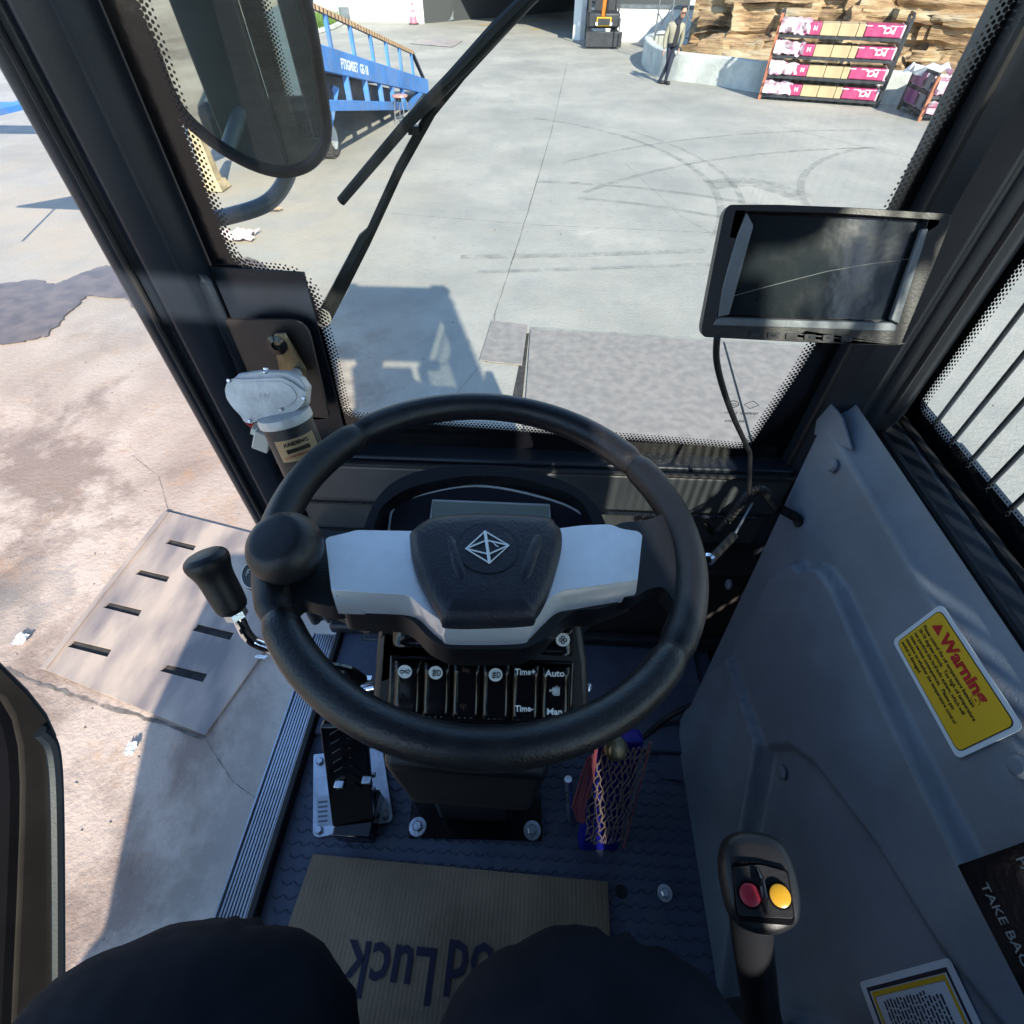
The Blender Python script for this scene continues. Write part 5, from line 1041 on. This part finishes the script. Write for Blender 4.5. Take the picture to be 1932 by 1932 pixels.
bp_ = [onY(u, v, .784) for u, v in ((643, 380), (768, 233), (854, 147), (938, 57), (1000, -5), (1060, -62))]
MB().tube(bp_, [.0062, .0067, .0078, .009, .0078, .0067], 8).build('blade_spine', 'rubber', wi); 
MB().ext([onY(u, v, .7773) for u, v in ((641, 374), (768, 226), (854, 140), (998, -9), (1010, 2), (862, 156), (776, 242), (652, 384))], (0, .0045, 0)).build('blade_rubber', 'rubber', wi, .0006)
MB().tube([onY(u, v, .7974) for u, v in ((608, 605), (640, 545), (688, 452), (700, 436), (754, 318), (814, 210), (856, 158), (941, 50))], [.0134, .0123, .0106, .0073, .0069, .0067, .0067, .0067], 6).build('arm', 'rubber', wi)
MB().bar(onY(858, 150, .7907), onY(975, 22, .7907), .0146, .0134, (0, 1, 0)).build('blade_bracket', 'plastic_black', wi, .0022); MB().cyl(onY(608, 600, .8064), onY(608, 600, .7392), .0134, 16).build('pivot', 'plastic_black', wi)
MB().box(onY(781, 245, .7896), (.0134, .0112, .009)).build('clip', 'plastic_black', wi)
mi = thing('side_mirror', 'large black framed side mirror outside the left of the windshield', 'mirror', at(470, 200, 1.0))
Nm = Vector((.14, -.97, -.07)).normalized(); Pm = at(470, 180, .80)
def onR(u, v, d=0): return hit(u, v, Pm+Nm*d, Nm)
out3 = [onR(u, v) for u, v in ((190, -150), (240, 0), (285, 90), (330, 195), (380, 250), (440, 292), (495, 317), (540, 324), (580, 312), (606, 285), (616, 250), (612, 200), (590, 60), (572, -20), (545, -160))]
MB().flat(spline(out3+[out3[0]], 5)[:-1]).build('mirror_glass', 'mirror_glass', mi, smooth=0)
MB().ext([p-Nm*.002 for p in spline(out3+[out3[0]], 5)[:-1]], -Nm*.035).build('mirror_shell', 'plastic_black', mi, .008)
MB().tube([p+Nm*.002 for p in spline(out3+[out3[0]], 6)], .009, 10).build('mirror_rim', 'rubber', mi)
MB().tube(spline([onR(575, -30, -.05), onR(560, 150, -.06), onR(548, 300, -.045), onR(536, 345, -.035), onR(505, 382, -.02), onR(450, 403, 0), onR(385, 412, .03), V(-.5, .72, -.21)], 8), .0135, 14).build('mirror_arm', 'mid_steel', mi)

# ---------------- pedals, net bag, cardboard, joystick ----------------
pd_ = thing('accelerator_pedal', 'black ribbed foot pedal hinged on a bolted silver base plate', 'pedal', onZ(650, 1560, FZ))
MB().ext(roundpoly([onZ(u, v, FZ+.003) for u, v in ((593, 1425), (722, 1412), (742, 1544), (737, 1552), (602, 1581), (592, 1576))], .004), (0, 0, .006)).build('base_plate', 'zinc', pd_, .0015)
for u, v in ((602, 1567), (728, 1538), (604, 1437)): bolt(onZ(u, v, FZ+.009), (0, 0, 1), .0125, pd_, False)
q = [at(603, 1370, .86), at(688, 1366, .86), at(704, 1547, .93), at(627, 1562, .93)]; pn = (q[1]-q[0]).cross(q[2]-q[0]).normalized(); pn = pn if pn.z > 0 else -pn
MB().ext(q, -pn*.018).build('tread_plate', 'gloss_black', pd_, .004, seg=3)
for i in range(7):
    for s in (0, 1):
        t = .06+i*.09; c = q[0].lerp(q[3], t).lerp(q[1].lerp(q[2], t), .32 if s else .7); dx_ = (q[1]-q[0]).normalized(); dy_ = (q[3]-q[0]).normalized()
        MB().bar(c-dx_*.008+dy_*(.005 if s else -.005), c+dx_*.008-dy_*(.005 if s else -.005), .003, .003, pn).build('tread_rib', 'gloss_black', pd_, .0008)
for u in (638, 690): MB().box(at(u+2, 1480-(u > 650)*8, .895), (.016, .012, .006)).build('hinge_clip', 'zinc', pd_, .001)
MB().box((q[2]+q[3])/2+Vector((0, .02, -.03)), (.07, .08, .05)).build('hinge_block', 'gloss_black', pd_, .003)
for v in (1462, 1490): MB().cyl(at(702, v, .93), at(708, v, .93), .005, 6).build('hinge_pin', 'zinc', pd_)
MB().flat([onZ(u, v, FZ+.0095) for u, v in ((596, 1505), (622, 1500), (630, 1556), (598, 1560))]).build('data_label', 'white_label', pd_, smooth=0)
for i in range(5): MB().flat([onZ(600+a, 1512+i*9+b_, FZ+.0099) for a, b_ in ((0, 0), (18, -2), (18, 2), (0, 4))]).build('label_line', 'mid_steel', pd_, smooth=0)
bx = thing('brake_pedal', 'dark blue upright pedal pad wrapped in string netting at the right of the column', 'pedal', onZ(1125, 1590, FZ))
Q0, Q1 = onZ(1127, 1592, FZ), at(1172, 1385, .86); ud = (Q1-Q0).normalized(); lx = Vector((1, .12, 0)).normalized(); lx = (lx-ud*lx.dot(ud)).normalized(); ly = ud.cross(lx)
MB().box((Q0+Q1)/2, (.074, .03, (Q1-Q0).length), Matrix((lx, ly, ud)).transposed()).build('pad', 'blue_plastic', bx, .006, seg=3)
MB().cyl(at(1072, 1470, .92), at(1078, 1560, 1.0), .007, 12).build('link_rod', 'zinc', bx); MB().lathe([(.01, -.006), (.01, .006)], at(1078, 1558, .99), (1, 0, .2), 12).build('link_bolt', 'chrome', bx)
MB().lathe([(.019, 0), (.019, .009), (.015, .012), (.015, .02), (.009, .022)], at(1160, 1410, .82), (.1, -.5, .8), 24).build('fluid_cap', 'brass_plate', bx)
nt_ = thing('string_net', 'brown and pink string net bag pulled over the blue pedal', 'net', onZ(1130, 1570, FZ))
Ln = (Q1-Q0).length
def net(s, t):       # s across, t along
    j = Vector((noise.noise(Vector((s*9, t*9, 1))), noise.noise(Vector((s*9, t*9, 5))), 0))*.006; fl = .044-.004*(1-t); 
    return Q0+ud*(t*Ln)+lx*(s*fl*1.02+j.x)-ly*((.024+.006*math.cos(s*2))*(1 if O.y < 99 else 1))*(-1 if (-ly).dot(O-Q0) < 0 else 1)+ud*j.y
for k in range(-6, 9):
    for s_ in (-1, 1):
        pts = []
        for i in range(0, 17):
            t = .16+.84*i/16; s = (k/4.5+s_*(i/16)*1.5+(0.04 if i % 2 else -.04)); 
            s = s-s_*.75
            if -1 <= s <= 1: pts.append(net(s, t))
        if len(pts) > 2: MB().tube(pts, .0013, 5).build('net_cord', 'net_cord', nt_)
for k in range(7): MB().tube([net(-1.0-k*.03, .98-.02*k)+Vector((0, 0, .002*k)), net(-1.0-k*.06, .7), net(-1.1-k*.07, .45), net(-1.0-k*.04, .32)], .0022, 6).build('pink_cord', 'pink_cord', nt_)
for k in range(4): MB().tube([net(.95+k*.02, 1.02), net(.99, .6), net(.95+.03*k, .08)], .0016, 5).build('net_edge', 'pink_cord' if k < 2 else 'net_cord', nt_)
cbd = thing('cardboard_sheet', 'flattened brown cardboard with upside down printing on the cab floor', 'cardboard', onZ(860, 1700, FZ))
cA, cB = onZ(591, 1612, FZ+.004), onZ(1146, 1664, FZ+.004); cx = (cB-cA).normalized(); cy = Vector((cx.y, -cx.x, 0)); cw = (cB-cA).length; N = 480; m_ = MB()
for i in range(N+1):
    for j in (0, 1, 2, 3):
        zz = .00013*math.sin(i/N*cw/.0075*2*math.pi)+.004*max(0, noise.noise(Vector((i*.012, j, 2))))
        m_.v.append(tuple(cA+cx*(cw*i/N)+cy*(.42*j/3)-cx*(.03*j/3 if i == 0 else 0)+Vector((0, 0, zz+.003))))
m_.f = [(i*4+j, i*4+j+1, i*4+j+5, i*4+j+4) for i in range(N) for j in range(3)]; m_.build('sheet', 'cardboard', cbd, smooth=60)
text('Luck', onZ(830, 1792, FZ+.0086), -cx, cy, .098, 'ink', cbd, bold=.0015, sx=.8); text('Good', onZ(1052, 1795, FZ+.0086), -cx, cy, .098, 'ink', cbd, bold=.0015, sx=.8)
struct_ = MB().flat([onZ(830+75*math.cos(a)*(1+.3*math.sin(3*a)), 1900+35*math.sin(a), FZ+.0087) for a in np.linspace(0, 6.28, 20)[:-1]]).build('grease_stain', 'tyre_mark', cbd, smooth=0)
jy = thing('joystick', 'black control joystick with red and yellow buttons at the right knee', 'joystick', at(1435, 1900, .60))
Nj = Vector((-.18, -.12, .97)).normalized(); Pj = at(1435, 1665, .42)
def onJ(x, y, d=0): return hit(1252+.3518*x, 1252+.3518*y, Pj+Nj*d, Nj)
ho_ = [(305, 1000), (325, 945), (375, 905), (440, 893), (560, 908), (635, 955), (690, 1050), (733, 1200), (742, 1330), (718, 1405), (645, 1450), (560, 1462), (470, 1440), (400, 1400), (350, 1330), (318, 1200), (300, 1080)]
H0 = spline([onJ(*p) for p in ho_]+[onJ(*ho_[0])], 4)[:-1]; cen = onJ(525, 1190); n = len(H0); m_ = MB(); rings = ((.55, -.06), (.8, -.045), (.96, -.025), (1.0, -.012), (.99, -.004), (.94, .002), (.86, .006), (.7, .0075), (.3, .008))
for s, dd in rings: m_.v += [tuple(cen+(p-cen)*s+Nj*dd) for p in H0]
for k in range(len(rings)-1): m_.f += [(k*n+i, k*n+(i+1) % n, (k+1)*n+(i+1) % n, (k+1)*n+i) for i in range(n)]
m_.f += [tuple(range(n))[::-1], tuple((len(rings)-1)*n+i for i in range(n))]; m_.build('grip_head', 'plastic_black', jy, smooth=60)
MB().ext(roundpoly([onJ(x, y, .0105) for x, y in ((365, 1075), (385, 1060), (520, 1066), (668, 1106), (707, 1368), (692, 1406), (400, 1382), (384, 1340))], .003), -Nj*.005).build('button_plate', 'gloss_black', jy, .001)
MB().ext(roundpoly([onJ(x, y, .0118) for x, y in ((372, 1092), (520, 1078), (662, 1116), (700, 1368), (400, 1352))], .003), -Nj*.003).build('button_plate_top', 'plastic_black', jy, .0005)
for x, y, m_n in ((461, 1240, 'red_button'), (621, 1245, 'yellow_button')):
    MB().lathe([(.0092, 0), (.0092, .0014), (.0082, .0016)], onJ(x, y, .0115), Nj, 28).build('button_collar', 'gloss_black', jy); MB().lathe([(.0076, 0), (.0076, .003), (.006, .0038), (.001, .004)], onJ(x, y, .0125), Nj, 28).build('button', m_n, jy)
MB().tube([onJ(505, 1105, .011), onJ(525, 1160, .0165), onJ(540, 1250, .018), onJ(552, 1340, .012)], [.0015, .0026, .0026, .0015], 10).build('centre_ridge', 'gloss_black', jy)
s0 = cen-Nj*.05; s1 = at(1450, 2010, .62); MB().tube(spline([cen-Nj*.03+Vector((0, -.015, 0)), cen-Nj*.08+Vector((0, -.02, 0)), (cen+s1)/2+Vector((0, 0, -.02)), s1], 6), [.019]*8+[.019]*6+[.021]*5, 18).build('shaft', 'plastic_black', jy)
MB().lathe([(.06, 0), (.055, .03), (.04, .06), (.03, .08)], s1-Vector((0, 0, .06)), (0, 0, 1), 24).build('boot', 'rubber', jy); MB().box(V(.27, -.55, -.98), (.16, .6, .24)).build('console_box', 'black_paint', jy, .02)
